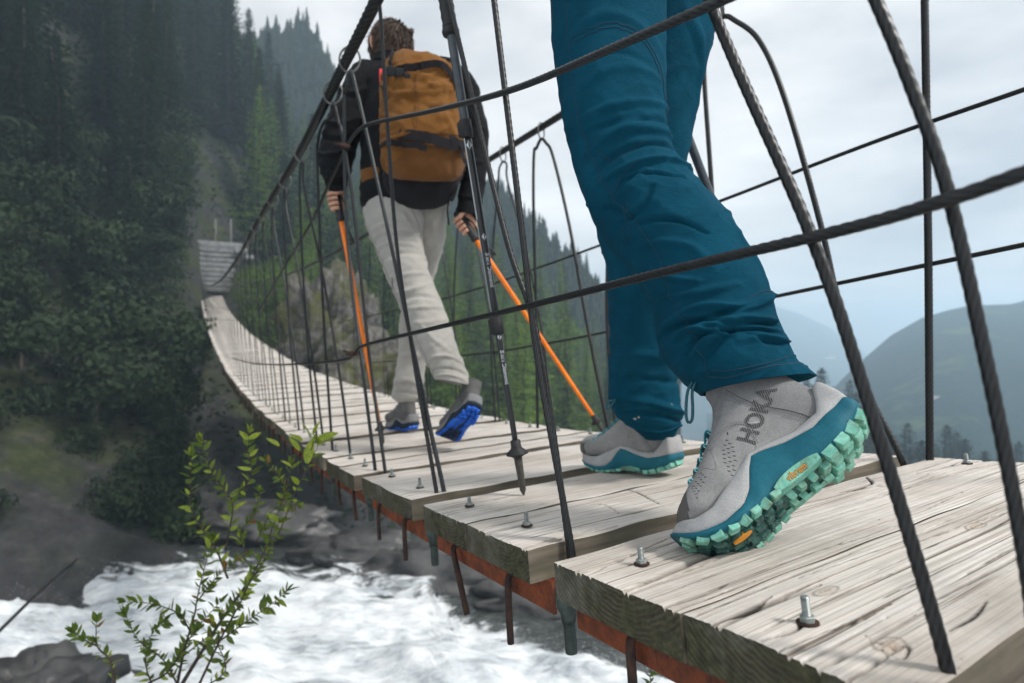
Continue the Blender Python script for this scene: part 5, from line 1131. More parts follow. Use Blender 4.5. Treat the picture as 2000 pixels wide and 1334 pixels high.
rear_fold = [([(1225, 470), (1290, 478), (1345, 505)], -6, 7), ([(1205, 395), (1255, 392), (1310, 400)], -5, 7), ([(1150, 310), (1215, 288), (1285, 278)], 6, 8), ([(1345, 645), (1385, 640), (1440, 620)], -7, 6), ([(1300, 668), (1345, 672), (1395, 690)], 7, 7), ([(1395, 655), (1440, 660), (1490, 655)], -6, 6), ([(1420, 690), (1460, 700), (1520, 695)], -5, 6), ([(1120, 170), (1180, 160), (1250, 175)], -3, 9), ([(1120, 215), (1200, 190), (1290, 200)], 3, 14), ([(1115, 265), (1180, 255), (1260, 240), (1300, 225)], 5, 11), ([(1140, 330), (1200, 300), (1300, 288)], 8, 11), ([(1150, 362), (1210, 330), (1312, 312)], -7, 9),
             ([(1150, 400), (1200, 372), (1260, 352), (1345, 345)], 8, 12), ([(1175, 440), (1210, 420), (1240, 380)], 9, 10), ([(1190, 465), (1230, 450), (1252, 420)], -7, 8), ([(1130, 290), (1170, 285), (1230, 270)], -4, 8),
             ([(1275, 590), (1330, 600), (1400, 590)], 5, 11), ([(1290, 642), (1340, 626), (1400, 632), (1465, 612)], 9, 11), ([(1285, 662), (1330, 650), (1380, 660)], -8, 7), ([(1300, 692), (1350, 662), (1420, 652), (1480, 648)], 9, 10),
             ([(1322, 705), (1360, 682), (1450, 676), (1500, 672)], -6, 8), ([(1335, 735), (1350, 700), (1372, 668)], 10, 8), ([(1440, 622), (1470, 600), (1490, 588)], 5, 8), ([(1215, 500), (1300, 520), (1350, 560)], 4, 16), ([(1350, 720), (1385, 690), (1400, 665)], -6, 7),
             ([(1400, 470), (1430, 520), (1470, 570)], 3, 18), ([(1260, 545), (1300, 570), (1330, 580)], 6, 10), ([(1110, 110), (1180, 90), (1280, 140)], 3, 16), ([(1405, 700), (1470, 690), (1510, 690)], 5, 9), ([(1160, 415), (1190, 440), (1230, 470)], -5, 8), ([(1180, 300), (1240, 275), (1300, 262)], -4, 9)]
rleg = Cloth([(1085, -260, 1330, -260, 1.10), (1076, -120, 1310, -120, 1.09), (1075, 0, 1299, 0, 1.08), (1079, 76, 1300, 80, 1.075), (1090, 164, 1300, 165, 1.065), (1108, 263, 1300, 250, 1.05), (1126, 330, 1325, 318, 1.04), (1146, 392, 1368, 376, 1.03), (1178, 452, 1424, 448, 1.01),
              (1219, 500, 1459, 508, .995), (1249, 540, 1488, 566, .98), (1272, 582, 1503, 606, .97), (1284, 628, 1516, 645, .96), (1290, 676, 1532, 678, .95), (1318, 716, 1549, 703, .94), (1343, 746, 1568, 721, .935), (1372, 768, 1589, 738, .93)],
             320, 140, .86, rear_fold, 2, .0050, lambda t: .45+.75*max(math.exp(-((t-.42)/.13)**2), math.exp(-((t-.88)/.14)**2)))
o = mk('trouser_leg', rleg.v, rleg.f, M_TROU, walker)
b = MB()
for px in ([(1098, 0), (1105, 120), (1122, 240), (1150, 335), (1188, 420), (1262, 520), (1312, 640), (1366, 742)], [(1112, 117), (1180, 108), (1240, 130), (1280, 182), (1296, 250)], [(1112, 125), (1180, 116), (1238, 138), (1275, 190), (1290, 252)],
           [(1418, 618), (1452, 597), (1492, 585)], [(1368, 733), (1400, 738), (1450, 726), (1520, 708), (1552, 704)], [(1190, 420), (1200, 390), (1225, 365)], [(1203, 440), (1207, 470), (1216, 492)], [(1210, 438), (1214, 470), (1222, 490)],
           [(1160, 330), (1186, 345), (1240, 318)]): b.add(*rleg.line(px))
b.build('seam', [M_TSEAM], o)
b = MB(); b.add(*rleg.line([(1366, 746), (1400, 751), (1450, 738), (1520, 720), (1562, 714)], .0016, -.0008)); b.build('hem', [M_TSEAM], o)
# drawcord loops hanging from the cuffs
def cord(px, d, r=.0026):
    mk('drawcord', *tube(resample(catmull([at(u, v, d) for u, v in px], 40), .004), r, 8), M_CORD, walker)
cord([(1352, 745), (1343, 765), (1340, 795), (1341, 818), (1346, 826), (1352, 818), (1353, 795), (1352, 765), (1358, 745)], .915)
cord([(1197, 782), (1188, 785), (1185, 795), (1188, 800), (1194, 792), (1202, 780)], 1.36, .0024)
# mud flecks on the front cuff
M_MUD = mat('dried_mud', (.33, .29, .24), .95)
b = MB()
for (u, v, w, h) in ((1228, 796, 9, 2), (1234, 792, 5, 2), (1268, 830, 7, 3), (1275, 826, 6, 4), (1281, 832, 4, 3), (1265, 823, 3, 2), (1222, 800, 3, 2), (1205, 742, 2, 2), (1296, 770, 2, 3)):
    q = [fleg.pt(u+w/2*math.cos(t)*random.uniform(.6, 1.3), v+h/2*math.sin(t)*random.uniform(.6, 1.3), .0012) for t in np.linspace(0, 2*math.pi, 9)[:-1]]; b.add(q, [tuple(range(8))])
b.build('mud_fleck', [M_MUD], walker, False)
# ---------------------------------------------------------------- the rest of the figure, above the frame
M_SKIN = speckled('skin', (.52, .27, .18), (.60, .33, .23), 60, .55, .05, .001)
M_HAIR = mat('brown_hair', (.035, .020, .013), .6); n = noise_tex(M_HAIR, coords(M_HAIR, (40, 40, 8)), 6, 4, .6); setc(M_HAIR, ramp(M_HAIR, n, [(.3, (.022, .013, .009)), (.7, (.085, .045, .026))])); bump(M_HAIR, n, .8, .006)
M_JACK1 = fabric('grey_jacket', (.12, .13, .14), (.17, .18, .19), .1)
def ringbody(rows, seg=40, pw=.85):
    """rows of (centre, half width vector, half depth vector)"""
    v = []; f = []
    for c, a, b_ in rows:
        for j in range(seg):
            t = 2*math.pi*j/seg; cs, sn = math.cos(t), math.sin(t); v.append(np.asarray(c)+np.asarray(a)*np.sign(cs)*abs(cs)**pw+np.asarray(b_)*np.sign(sn)*abs(sn)**pw)
    for i in range(len(rows)-1):
        for j in range(seg):
            k = (j+1) % seg; f.append((i*seg+j, i*seg+k, (i+1)*seg+k, (i+1)*seg+j))
    f.append(tuple(range(seg-1, -1, -1))); f.append(tuple((len(rows)-1)*seg+j for j in range(seg))); return v, f
def smooth_rows(rows, n):
    A = np.array([np.concatenate(r) for r in rows]); A = catmull(A, n); return [(r[:3], r[3:6], r[6:9]) for r in A]
def head(parent, c, fwd, h=.235, hair_len=1.0, name='head'):
    """skull, jaw, nose, ears, eyes and mouth; fwd is where the face looks"""
    f_ = unit(fwd); up = np.array([0, 0, 1.]); up = unit(up-f_*(up@f_)); lf = np.cross(up, f_); c = np.asarray(c)
    v = []; F = []; nu, nv = 40, 30
    for i in range(nv+1):
        ph = math.pi*i/nv; z = math.cos(ph)
        for j in range(nu):
            t = 2*math.pi*j/nu; x, y = math.sin(ph)*math.cos(t), math.sin(ph)*math.sin(t)
            w = .38 if z > -.2 else .38-.11*((-.2-z)/.8); dp = .46
            fx = x*dp; fy = y*w; fz = z*.5
            if x > 0:
                fx += .10*math.exp(-((y/.16)**2)-((z+.12)/.16)**2)                         # nose
                fx -= .035*math.exp(-((abs(y)-.33)/.13)**2-((z-.06)/.10)**2)               # eye sockets
                fx += .03*math.exp(-(y/.3)**2-((z+.48)/.06)**2)+.03*math.exp(-(y/.25)**2-((z+.85)/.12)**2)
            else: fx *= 1-.12*max(0, -z)
            v.append(c+h*(f_*fx+lf*fy+up*fz))
    for i in range(nv):
        for j in range(nu):
            k = (j+1) % nu; F.append((i*nu+j, (i+1)*nu+j, (i+1)*nu+k, i*nu+k))
    b = MB(); b.add(v, F)
    for s_ in (1, -1):
        e = []; E = c+lf*s_*h*.375-f_*h*.02-up*h*.02
        b.add(*tube(catmull([E+up*h*.12, E-f_*h*.07+up*h*.10+lf*s_*h*.05, E-f_*h*.08+lf*s_*h*.06, E-up*h*.10-f_*h*.03+lf*s_*.01*h, E-up*h*.13], 16), h*.035, 6))
    b.add(*tube([c-up*h*.25-f_*h*.05, c-up*h*.75-f_*h*.10], [h*.24, h*.27], 16))
    hd = b.build(name, [M_SKIN], parent)
    b = MB()
    for s_ in (1, -1): b.add(*lathe([(.0, 0), (h*.03, .001), (h*.04, h*.01), (h*.03, h*.03)], 10, c+f_*h*.40+lf*s_*h*.14+up*h*.03, f_))
    b.build('eye', [M_BLACK], hd)
    b = MB(); b.add(*tube([c+f_*h*.455+lf*h*.09-up*h*.235, c+f_*h*.475-up*h*.238, c+f_*h*.455-lf*h*.09-up*h*.235], h*.014, 6)); b.build('mouth', [mat('lip', (.35, .12, .09), .5)], hd)
    # hair: shell over the skull, with tufts
    v = []; F = []; nv2 = 22
    for i in range(nv2+1):
        ph = math.pi*.70*i/nv2; z = math.cos(ph)
        for j in range(nu*2):
            t = math.pi*j/nu; x, y = math.sin(ph)*math.cos(t), math.sin(ph)*math.sin(t)
            if x > .25: zz = max(z, .42+.25*(x-.25))
            else: zz = z
            r = 1.045+.03*noise.noise(V((x*5, y*5, z*5)))+.02*noise.noise(V((x*16, y*16, z*7)))
            v.append(c+h*(f_*x*.47*r+lf*y*.40*r+up*(zz*.5*r+.01)))
    for i in range(nv2):
        for j in range(nu*2):
            k = (j+1) % (nu*2); F.append((i*nu*2+j, (i+1)*nu*2+j, (i+1)*nu*2+k, i*nu*2+k))
    b = MB(); b.add(v, F)
    rng = random.Random(4)
    for _ in range(1500):
        ph = math.acos(rng.uniform(-.25, 1)); t = rng.uniform(.85, 2*math.pi-.85); d = f_*math.sin(ph)*math.cos(t)*.47+lf*math.sin(ph)*math.sin(t)*.40+up*math.cos(ph)*.5
        p = c+h*d*1.03; fl = unit(np.cross(np.cross(unit(d), -up+.25*lf), unit(d))); q = p+h*(fl*rng.uniform(.08, .17)+unit(d)*rng.uniform(.0, .03)*hair_len+np.array([rng.gauss(0, 1), rng.gauss(0, 1), rng.gauss(0, 1)])*.018); b.add(*tube([p-h*d*.03, (p+q)/2+h*unit(d)*.012, q], [h*.014, h*.011, .0004], 3, caps=False))
    b.build('hair', [M_HAIR], parent); return f_, lf, up
def hand(parent, grip, axis, toward, size=.185, m=None):
    """fist closed round a pole: palm on one side, four bent fingers wrapping, thumb across"""
    ax = unit(axis); o = unit(np.asarray(toward)-ax*(np.asarray(toward)@ax)); sd = np.cross(ax, o); g = np.asarray(grip); k = size/.185; b = MB()
    b.add(*ringbody(smooth_rows([(g+o*.040*k+ax*.062*k+sd*.004, sd*.022*k, o*.016*k), (g+o*.030*k+ax*.040*k, sd*.040*k*.7, o*.017*k), (g+o*.028*k+ax*.0*k, sd*.034*k, o*.017*k), (g+o*.026*k-ax*.035*k, sd*.030*k, o*.015*k), (g+o*.026*k-ax*.045*k, sd*.020*k, o*.010*k)], 12), 14, 1.))
    for i, ln in enumerate((.92, 1.0, .96, .78)):
        z = ax*(.030-.021*i)*k; r = .0088*k
        b.add(*tube(catmull([g+z+o*.028*k+sd*.026*k, g+z+o*.010*k+sd*.036*k*ln, g+z-o*.014*k+sd*.030*k*ln, g+z-o*.026*k+sd*.008*k, g+z-o*.020*k-sd*.012*k*ln], 16), [r*1.05]*5+[r]*6+[r*.85]*4+[r*.6], 8) if False else tube(resample(catmull([g+z+o*.028*k+sd*.026*k, g+z+o*.010*k+sd*.036*k*ln, g+z-o*.014*k+sd*.030*k*ln, g+z-o*.026*k+sd*.008*k, g+z-o*.020*k-sd*.012*k*ln], 16), .006), r, 8))
    b.add(*tube(resample(catmull([g+ax*.045*k+o*.030*k-sd*.018*k, g+ax*.040*k+o*.010*k-sd*.032*k, g+ax*.034*k-o*.012*k-sd*.026*k, g+ax*.026*k-o*.026*k-sd*.006*k], 12), .006), .010*k, 8))
    return b.build('hand', [m or M_SKIN], parent)
FWD = unit(AH)
hipc = (at(1190, -190, 1.09)+at(1330, -190, 1.2))/2
lat = unit(np.cross(FWD, [0, 0, 1.])); bk = FWD
rows = [(hipc-np.array([0, 0, .10]), lat*.155, bk*.10), (hipc, lat*.185, bk*.13), (hipc+np.array([0, 0, .09]), lat*.175, bk*.12), (hipc+np.array([0, 0, .2])+bk*.02, lat*.165, bk*.115), (hipc+np.array([0, 0, .36])+bk*.04, lat*.19, bk*.125), (hipc+np.array([0, 0, .47])+bk*.05, lat*.195, bk*.11), (hipc+np.array([0, 0, .53])+bk*.05, lat*.12, bk*.08), (hipc+np.array([0, 0, .56])+bk*.055, lat*.06, bk*.06)]
R_ = smooth_rows(rows, 40)
mk('hips', *ringbody(R_[:12]), M_TROU, walker)
mk('jacket', *ringbody([(c, a*1.04, b_*1.06) for c, a, b_ in R_[10:]]), M_JACK1, walker)
head(walker, hipc+np.array([0, 0, .70])+bk*.07, bk)
sh = hipc+np.array([0, 0, .46])+bk*.05
for s_, el, hd in ((-1, hipc-lat*.30+np.array([0, 0, .22])+bk*.14, at(857, -105, 1.30)), (1, hipc+lat*.30+np.array([0, 0, .20])-bk*.08, at(1262, 60, 1.36))):
    P = [sh+lat*s_*.17, sh+lat*s_*.22-np.array([0, 0, .08]), el, (el+hd)/2, hd+unit(el-hd)*.05]
    mk('sleeve', *tube(resample(catmull(P, 30), .02), np.interp(np.arange(len(resample(catmull(P, 30), .02))), [0, 8, 40], [.065, .058, .04]), 18), M_JACK1, walker)
    hand(walker, hd, [.02, 0, 1.], el-hd)
# ================================================================ trekking poles
M_PBLK = speckled('black_anodised_tube', (.010, .010, .011), (.016, .016, .018), 40, .28, .05, .0005, spec=.5)
M_PGRY = speckled('slate_tube', (.045, .055, .065), (.07, .082, .094), 40, .3, .05, .0005)
M_PSIL = mat('silver_print', (.62, .64, .66), .4, .3)
M_PORG = speckled('orange_tube', (.85, .17, .005), (.95, .24, .01), 40, .3, .05, .0005)
M_TIP = speckled('scuffed_tip', (.035, .033, .028), (.09, .085, .075), 120, .7, .4, .001)
def pole(label, A, B, segs, basket, group=None, tip=.075, gripn=None, strap=True):
    """A top of grip, B tip on the deck; segs: (t0, t1, r0, r1, material, name)"""
    A, B = np.asarray(A), np.asarray(B); ax = unit(B-A); Ln = np.linalg.norm(B-A)
    o = empty('trekking_pole', B, label, 'trekking pole', group)
    for t0_, t1_, r0, r1, m, nm in segs: mk(nm, *tube([A+ax*Ln*t for t in np.linspace(t0_, t1_, 8)], np.linspace(r0, r1, 8), 20), m, o)
    pb = B-ax*basket
    b = MB(); b.add(*lathe([(.008, -.030), (.012, -.028), (.0125, -.012), (.015, -.008), (.026, .001), (.027, .005), (.018, .008), (.012, .012)], 28, pb, ax)); b.build('basket', [M_BLACK], o)
    b = MB(); b.add(*lathe([(.0105, .008), (.0098, .02), (.0075, basket-.012), (.0062, basket-.010), (.0035, basket-.004), (.0022, basket)], 16, pb, ax)); b.build('tip', [M_TIP], o)
    return o, A, ax, Ln
def grip(o, A, ax, ln, r=.0165, m=None):
    pr = [(.004, -.012), (r*1.15, -.010), (r*1.35, .0), (r*1.2, .018), (r*.95, .035)]
    z = .04
    while z < ln-.03: pr += [(r*1.0, z), (r*1.10, z+.010), (r*1.0, z+.021)]; z += .022
    pr += [(r*1.05, ln-.02), (r*1.28, ln-.008), (r*1.2, ln), (r*.7, ln+.004)]
    b = MB(); b.add(*lathe(pr, 20, A, ax)); return b.build('grip', [m or M_BLACK], o)
def lock(o, p, ax, side, sc=1.0):
    R = np.stack([side, np.cross(ax, side), ax], 1); b = MB()
    b.add(*lathe([(.0105, -.022), (.0145, -.020), (.0150, .018), (.0105, .022)], 20, p, ax)); b.add(*box(p+side*.014, .012, .014, .034, R, .003)); b.build('clamp', [M_BLACK], o)
vdir = lambda p: unit(-np.asarray(p))
A, B = at(852, -118, 1.31), at(1023, 967, 1.331)
o, A, ax, Ln = pole('black trekking pole with white lettering held by the nearest person, planted behind the hiker', A, B,
    [(.145, .345, .0108, .0105, M_PGRY, 'upper_shaft'), (.335, .68, .0095, .0095, M_PBLK, 'middle_shaft'), (.675, .92, .0075, .0068, M_PBLK, 'lower_shaft')], .105)
grip(o, A, ax, .225)
P_at = lambda t: A+ax*Ln*t
sd = unit(np.cross(ax, vdir(P_at(.5))))
lock(o, P_at(.338), ax, sd); lock(o, P_at(.692), ax, sd)
def pole_text(o, body, t, r, size, ang, m, ax=ax, Pf=P_at):
    """lettering printed along the tube, bent round it"""
    v, f = text_mesh(body, size, .0002); p = Pf(t); vd = vdir(p); n_ = unit(vd-ax*(vd@ax)); s_ = np.cross(ax, n_)
    th = -v[:, 1]/r+ang; w = p+np.outer(v[:, 0], ax)+(r+.0003+v[:, 2])[:, None]*(np.outer(np.cos(th), n_)+np.outer(np.sin(th), s_)); return mk('lettering', w, f, m, o, None, False)
def diamond(o, t, r, sz, ang, m):
    p = P_at(t); vd = vdir(p); n_ = unit(vd-ax*(vd@ax)); s_ = np.cross(ax, n_); b = MB()
    def q(a, l): th = ang-a/r; return p+ax*l+(r+.0005)*(math.cos(th)*n_+math.sin(th)*s_)
    b.add([q(0, -sz), q(-sz*.62, 0), q(0, sz), q(-sz*.2, sz*.25), q(-sz*.2, -sz*.2)], [(0, 1, 4), (1, 2, 3), (1, 3, 4)]); b.add([q(0, -sz*.75), q(sz*.55, .1*sz), q(sz*.05, sz*.9), q(sz*.15, 0)], [(0, 1, 3), (1, 2, 3)]); b.build('print', [m], o, False)
pole_text(o, 'Black Diamond', .592, .0095, .0135, -.35, M_PSIL); diamond(o, .532, .0095, .009, -.35, M_PSIL)
pole_text(o, 'Black Diamond', .767, .0074, .0135, -.25, M_PSIL); diamond(o, .712, .0074, .009, -.25, M_PSIL)
diamond(o, .368, .0095, .012, -.2, M_PSIL)
b = MB()                                                     # silver flash along the shaft
for a0, t0_, t1_ in ((.75, .352, .50), (.95, .50, .672)):
    for k in range(1):
        V4 = []
        for t in np.linspace(t0_, t1_, 12):
            p = P_at(t); vd = vdir(p); n_ = unit(vd-ax*(vd@ax)); s_ = np.cross(ax, n_)
            for a in (a0, a0+.35): V4.append(p+.0099*(math.cos(a)*n_+math.sin(a)*s_))
        b.add(V4, [(2*i, 2*i+1, 2*i+3, 2*i+2) for i in range(11)])
b.build('print', [M_PSIL], o)
A2, B2 = at(1258, 40, 1.36), at(1585, 905, 1.40)
o2, A2, ax2, L2 = pole('dark trekking pole half hidden behind the teal trousers', A2, B2, [(.10, .45, .0105, .0105, M_PGRY, 'upper_shaft'), (.44, .92, .009, .007, M_PBLK, 'lower_shaft')], .10); grip(o2, A2, ax2, .15)
# the hiker's pair of orange poles
HAND_L, HAND_R = at(659, 392, 2.40), at(908, 436, 2.34)
for lab, Hp, B in (('orange trekking pole in the hiker\'s left hand, its tip beside his front boot', HAND_L, at(749, 868, 2.50)), ('orange trekking pole in the hiker\'s right hand, slanting towards the nearest grey boot', HAND_R, at(1184, 851, 2.36))):
    ax_ = unit(B-Hp); A = Hp-ax_*.05
    o, A, ax_, Ln = pole(lab, A, B, [(.10, .96, .0105, .0078, M_PORG, 'shaft')], .075, 'orange trekking poles')
    grip(o, A, ax_, .135, .0155)
    b = MB(); s_ = unit(np.cross(ax_, [0, 1., 0])); p0 = A+ax_*.01; b.add(*tube(catmull([p0, p0+s_*.03+ax_*.06, p0+s_*.02+ax_*.15, p0+s_*.035+ax_*.22, p0+s_*.0+ax_*.16, p0], 30), .0045, 6)); b.build('wrist_strap', [M_BLACK], o)
# ================================================================ the hiker ahead
M_KHAKI = fabric('stone_trousers', (.345, .328, .30), (.44, .42, .385), .08)
M_JACK = fabric('black_jacket', (.006, .0065, .0075), (.015, .016, .018), .03, 700, .7)
M_PACK = fabric('tan_canvas', (.165, .068, .016), (.25, .112, .030), .08, 500)
M_PACKD = fabric('dark_tan_canvas', (.13, .055, .018), (.19, .085, .028), .08, 500)
M_WEB = fabric('black_webbing', (.014, .013, .015), (.028, .026, .03), .05, 900)
M_RED = mat('red_tab', (.75, .05, .05), .6)
base2 = BP(.42, 1.95)
hiker = empty('person', base2, 'person with tan backpack, black jacket and pale trousers walking ahead with two orange poles', 'person')
# trousers: the front leg, then the leg that pushes off
fl = Cloth([(800, 372, 876, 368, 2.44), (800, 385, 877, 384, 2.44), (800, 410, 875, 410, 2.44), (802, 450, 871, 450, 2.46), (798, 500, 861, 500, 2.50), (790, 555, 845, 555, 2.55), (783, 610, 838, 612, 2.60), (780, 655, 836, 658, 2.64), (777, 700, 832, 702, 2.68), (771, 742, 826, 744, 2.70), (766, 772, 818, 774, 2.72), (774, 784, 812, 783, 2.72)],
           110, 56, .95, [([(780, 690), (805, 685), (830, 695)], 5, 14), ([(772, 745), (800, 735), (822, 748)], 7, 14), ([(770, 762), (795, 758), (818, 768)], -5, 10), ([(845, 420), (855, 470), (850, 520)], 5, 18)], 11, .006)
mk('trouser_leg', fl.v, fl.f, M_KHAKI, hiker)
kf = [([(720, 470), (760, 455), (815, 452)], 7, 14), ([(725, 487), (770, 475), (820, 470)], -7, 12), ([(728, 500), (765, 492), (820, 490)], 7, 13), ([(735, 520), (780, 510), (826, 505)], -5, 12), ([(770, 555), (800, 548), (840, 540)], 5, 13), ([(765, 572), (800, 580), (845, 560)], 7, 13), ([(780, 600), (820, 590), (860, 590)], -6, 12),
      ([(785, 615), (830, 612), (866, 605)], 6, 12), ([(800, 640), (840, 640), (875, 622)], 4, 14), ([(835, 715), (870, 700), (905, 712)], 6, 12), ([(843, 728), (875, 722), (910, 735)], -6, 10), ([(848, 738), (880, 736), (914, 748)], 6, 10), ([(795, 420), (805, 450), (820, 480)], 8, 12), ([(770, 400), (800, 430), (818, 460)], -5, 12), ([(825, 640), (850, 670), (880, 690)], 4, 16)]
rl = Cloth([(728, 372, 828, 366, 2.42), (720, 388, 830, 386, 2.41), (713, 405, 832, 405, 2.39), (713, 432, 828, 432, 2.38), (726, 470, 826, 466, 2.37), (745, 515, 834, 512, 2.35), (762, 558, 847, 552, 2.33), (782, 606, 868, 604, 2.31), (800, 648, 884, 648, 2.29), (822, 692, 898, 690, 2.27), (838, 718, 908, 716, 2.26), (851, 742, 919, 754, 2.25)],
           160, 72, .95, kf, 12, .006)
mk('trouser_leg', rl.v, rl.f, M_KHAKI, hiker)
b = MB(); b.add(*rl.line([(712, 425), (735, 480), (770, 560), (810, 650), (850, 735)], .0016, .0004)); b.add(*rl.line([(800, 400), (818, 440), (824, 470)], .0016, .0004)); b.add(*rl.line([(772, 590), (768, 575), (774, 552)], .003, .001)); b.build('seam', [mat('stone_seam', (.20, .185, .165), .9)], hiker)
# boots
def boot_mat(T, H, roll, up0=(0, 0, 1.)):
    fw = unit(np.asarray(T)-np.asarray(H)); u = unit(np.asarray(up0)-fw*(np.asarray(up0)@fw)); l = np.cross(u, fw); c_, s_ = math.cos(roll), math.sin(roll)
    return np.stack([fw, l*c_+u*s_, -l*s_+u*c_], 1)
T, H = at(860, 868, 2.32), at(928, 806, 2.11)
Rm = boot_mat(T, H, math.radians(26)); make_boot(hiker, PAL2, Rm, (T+H)/2-Rm[:, 2]*.0+Rm[:, 0]*.00, .93, .55, (6.5, 12.5), 1, 'boot', 'boot lifting off with its bright blue sole showing')
T, H = BP(.435, 2.74), BP(.475, 2.45); Rm = boot_mat(T, H, 0, BR(2.5)[:, 2]); make_boot(hiker, PAL2, Rm, (T+H)/2+BR(2.5)[:, 2]*.008, .93, 0, detail=1)
# jacket
jk = Cloth([(742, 96, 788, 96, 2.46), (735, 112, 796, 112, 2.46), (722, 126, 840, 122, 2.46), (702, 142, 880, 136, 2.46), (694, 175, 912, 170, 2.45), (700, 230, 920, 225, 2.44), (706, 290, 915, 285, 2.43), (706, 330, 900, 325, 2.42), (704, 365, 890, 360, 2.41), (704, 392, 886, 372, 2.40), (710, 412, 880, 384, 2.40)],
           90, 72, [.9, .9, .55, .5, .55, .6, .62, .62, .66, .7, .72], [([(708, 340), (760, 350), (860, 345)], 6, 16), ([(706, 375), (770, 380), (880, 365)], 8, 14)], 21, .007)
mk('jacket', jk.v, jk.f, M_JACK, hiker)
col = Cloth([(738, 84, 800, 90, 2.44), (735, 100, 800, 104, 2.44), (722, 124, 812, 122, 2.45)], 20, 40, 1.0, (), 3, .003, None, False); mk('collar', col.v, col.f, M_JACK, hiker)
af = [([(660, 180), (690, 200), (720, 190)], 8, 14), ([(640, 240), (670, 255), (705, 240)], 8, 13), ([(630, 270), (660, 285), (695, 275)], -7, 12), ([(624, 300), (650, 310), (690, 300)], 9, 12), ([(630, 330), (655, 335), (685, 325)], -6, 10), ([(636, 350), (660, 352), (680, 345)], 7, 10)]
la = Cloth([(700, 126, 752, 150, 2.44), (684, 140, 744, 178, 2.42), (660, 188, 722, 218, 2.40), (638, 245, 704, 262, 2.38), (624, 296, 692, 302, 2.37), (626, 332, 684, 334, 2.375), (636, 362, 677, 360, 2.385), (645, 378, 672, 374, 2.39)], 110, 56, .9, af, 31, .006); mk('sleeve', la.v, la.f, M_JACK, hiker)
ra = Cloth([(846, 122, 900, 132, 2.44), (880, 160, 930, 160, 2.43), (898, 215, 944, 210, 2.42), (906, 262, 952, 256, 2.40), (908, 308, 953, 304, 2.38), (900, 350, 948, 352, 2.36), (894, 392, 940, 398, 2.35), (890, 418, 936, 428, 2.345)], 100, 56, .9, [([(900, 320), (925, 330), (950, 320)], 8, 12), ([(898, 355), (920, 362), (945, 358)], -6, 10), ([(896, 385), (915, 392), (938, 390)], 7, 10)], 33, .006); mk('sleeve', ra.v, ra.f, M_JACK, hiker)
hand(hiker, HAND_L, HAND_L-at(749, 868, 2.50), at(655, 360, 2.39)-HAND_L+np.array([.0, .05, 0])); hand(hiker, HAND_R, HAND_R-at(1184, 851, 2.36), at(912, 400, 2.35)-HAND_R+np.array([0, .05, 0]))
head(hiker, at(764, 94, 2.45), unit(FWD+np.array([.05, 0, -.06])), .212, 1.1)
b = MB()
for k in range(14):
    p = at(796+k*.6, 66+random.uniform(-4, 6), 2.43); q = at(806+random.uniform(-2, 4), 56+random.uniform(-4, 14), 2.43+random.uniform(-.02, .02)); b.add(*tube([p, (p+q)/2+np.array([0, 0, .004]), q], [.006, .004, .0008], 5))
b.build('hair_tuft', [M_HAIR], hiker)
# ---------------------------------------------------------------- backpack (a thing that could be lifted off)
pack = empty('backpack', at(830, 345, 2.30), 'tan canvas backpack with black webbing straps on the hiker\'s back', 'backpack')
pf = [([(760, 190), (800, 215), (860, 210)], 8, 14), ([(800, 165), (790, 200), (800, 240)], -6, 12), ([(880, 180), (885, 220), (895, 260)], 8, 12), ([(812, 225), (850, 240), (895, 235)], -6, 14), ([(760, 160), (772, 185), (768, 205)], 8, 10), ([(830, 180), (845, 200), (880, 195)], 6, 12), ([(760, 130), (790, 122), (830, 128)], 12, 16), ([(765, 145), (800, 150), (850, 142)], -8, 14), ([(755, 205), (775, 240), (765, 280)], 8, 16), ([(752, 240), (780, 250), (800, 262)], 7, 12), ([(750, 262), (780, 275), (800, 270)], -6, 10), ([(752, 290), (785, 292), (830, 284)], 8, 12), ([(780, 205), (772, 230), (770, 260)], -10, 9),
      ([(800, 200), (830, 205), (880, 200)], 6, 22), ([(870, 230), (880, 265), (900, 300)], 5, 18)]
pk = Cloth([(780, 146, 835, 148, 2.30), (766, 148, 870, 150, 2.29), (756, 152, 886, 153, 2.28), (749, 160, 890, 160, 2.275), (748, 175, 893, 178, 2.27), (747, 200, 897, 205, 2.265), (748, 245, 904, 250, 2.265), (750, 285, 909, 290, 2.27), (752, 312, 910, 315, 2.275), (756, 332, 905, 336, 2.285), (768, 346, 893, 350, 2.295), (800, 354, 865, 356, 2.30)],
           130, 110, [.6, .7, .8, .85, .9, .95, .98, .98, .95, .9, .8, .7], pf, 41, .011, None, False, .80)
Pv = list(pk.v); ns_ = pk.ns; ff = list(pk.f)+[tuple(range(ns_-1, -1, -1)), tuple((pk.n-1)*ns_+j for j in range(ns_))]
mk('bag', Pv, ff, M_PACK, pack)
lid = Cloth([(790, 138, 806, 141, 2.30), (776, 137, 830, 146, 2.29), (760, 141, 864, 149, 2.275), (751, 150, 890, 154, 2.26), (748, 162, 896, 163, 2.255), (751, 172, 897, 171, 2.255), (758, 178, 890, 177, 2.26)], 60, 90, [.4, .55, .7, .8, .85, .85, .8], [([(765, 120), (785, 108), (812, 112)], 9, 12), ([(800, 118), (820, 112), (840, 118)], -9, 10), ([(770, 140), (820, 132), (880, 140)], 6, 16), ([(800, 138), (830, 148), (850, 138)], -8, 9)], 44, .011, None, False, .82)
mk('lid', lid.v, list(lid.f)+[tuple(range(lid.ns-1, -1, -1))], M_PACK, pack)
hump = Cloth([(856, 128, 870, 129, 2.24), (842, 131, 884, 133, 2.24), (836, 139, 892, 141, 2.24), (838, 153, 894, 156, 2.24)], 24, 50, .7, (), 45, .004, None, False, .9); mk('lid_pocket', hump.v, list(hump.f)+[tuple(range(hump.ns-1, -1, -1))], M_PACK, pack)
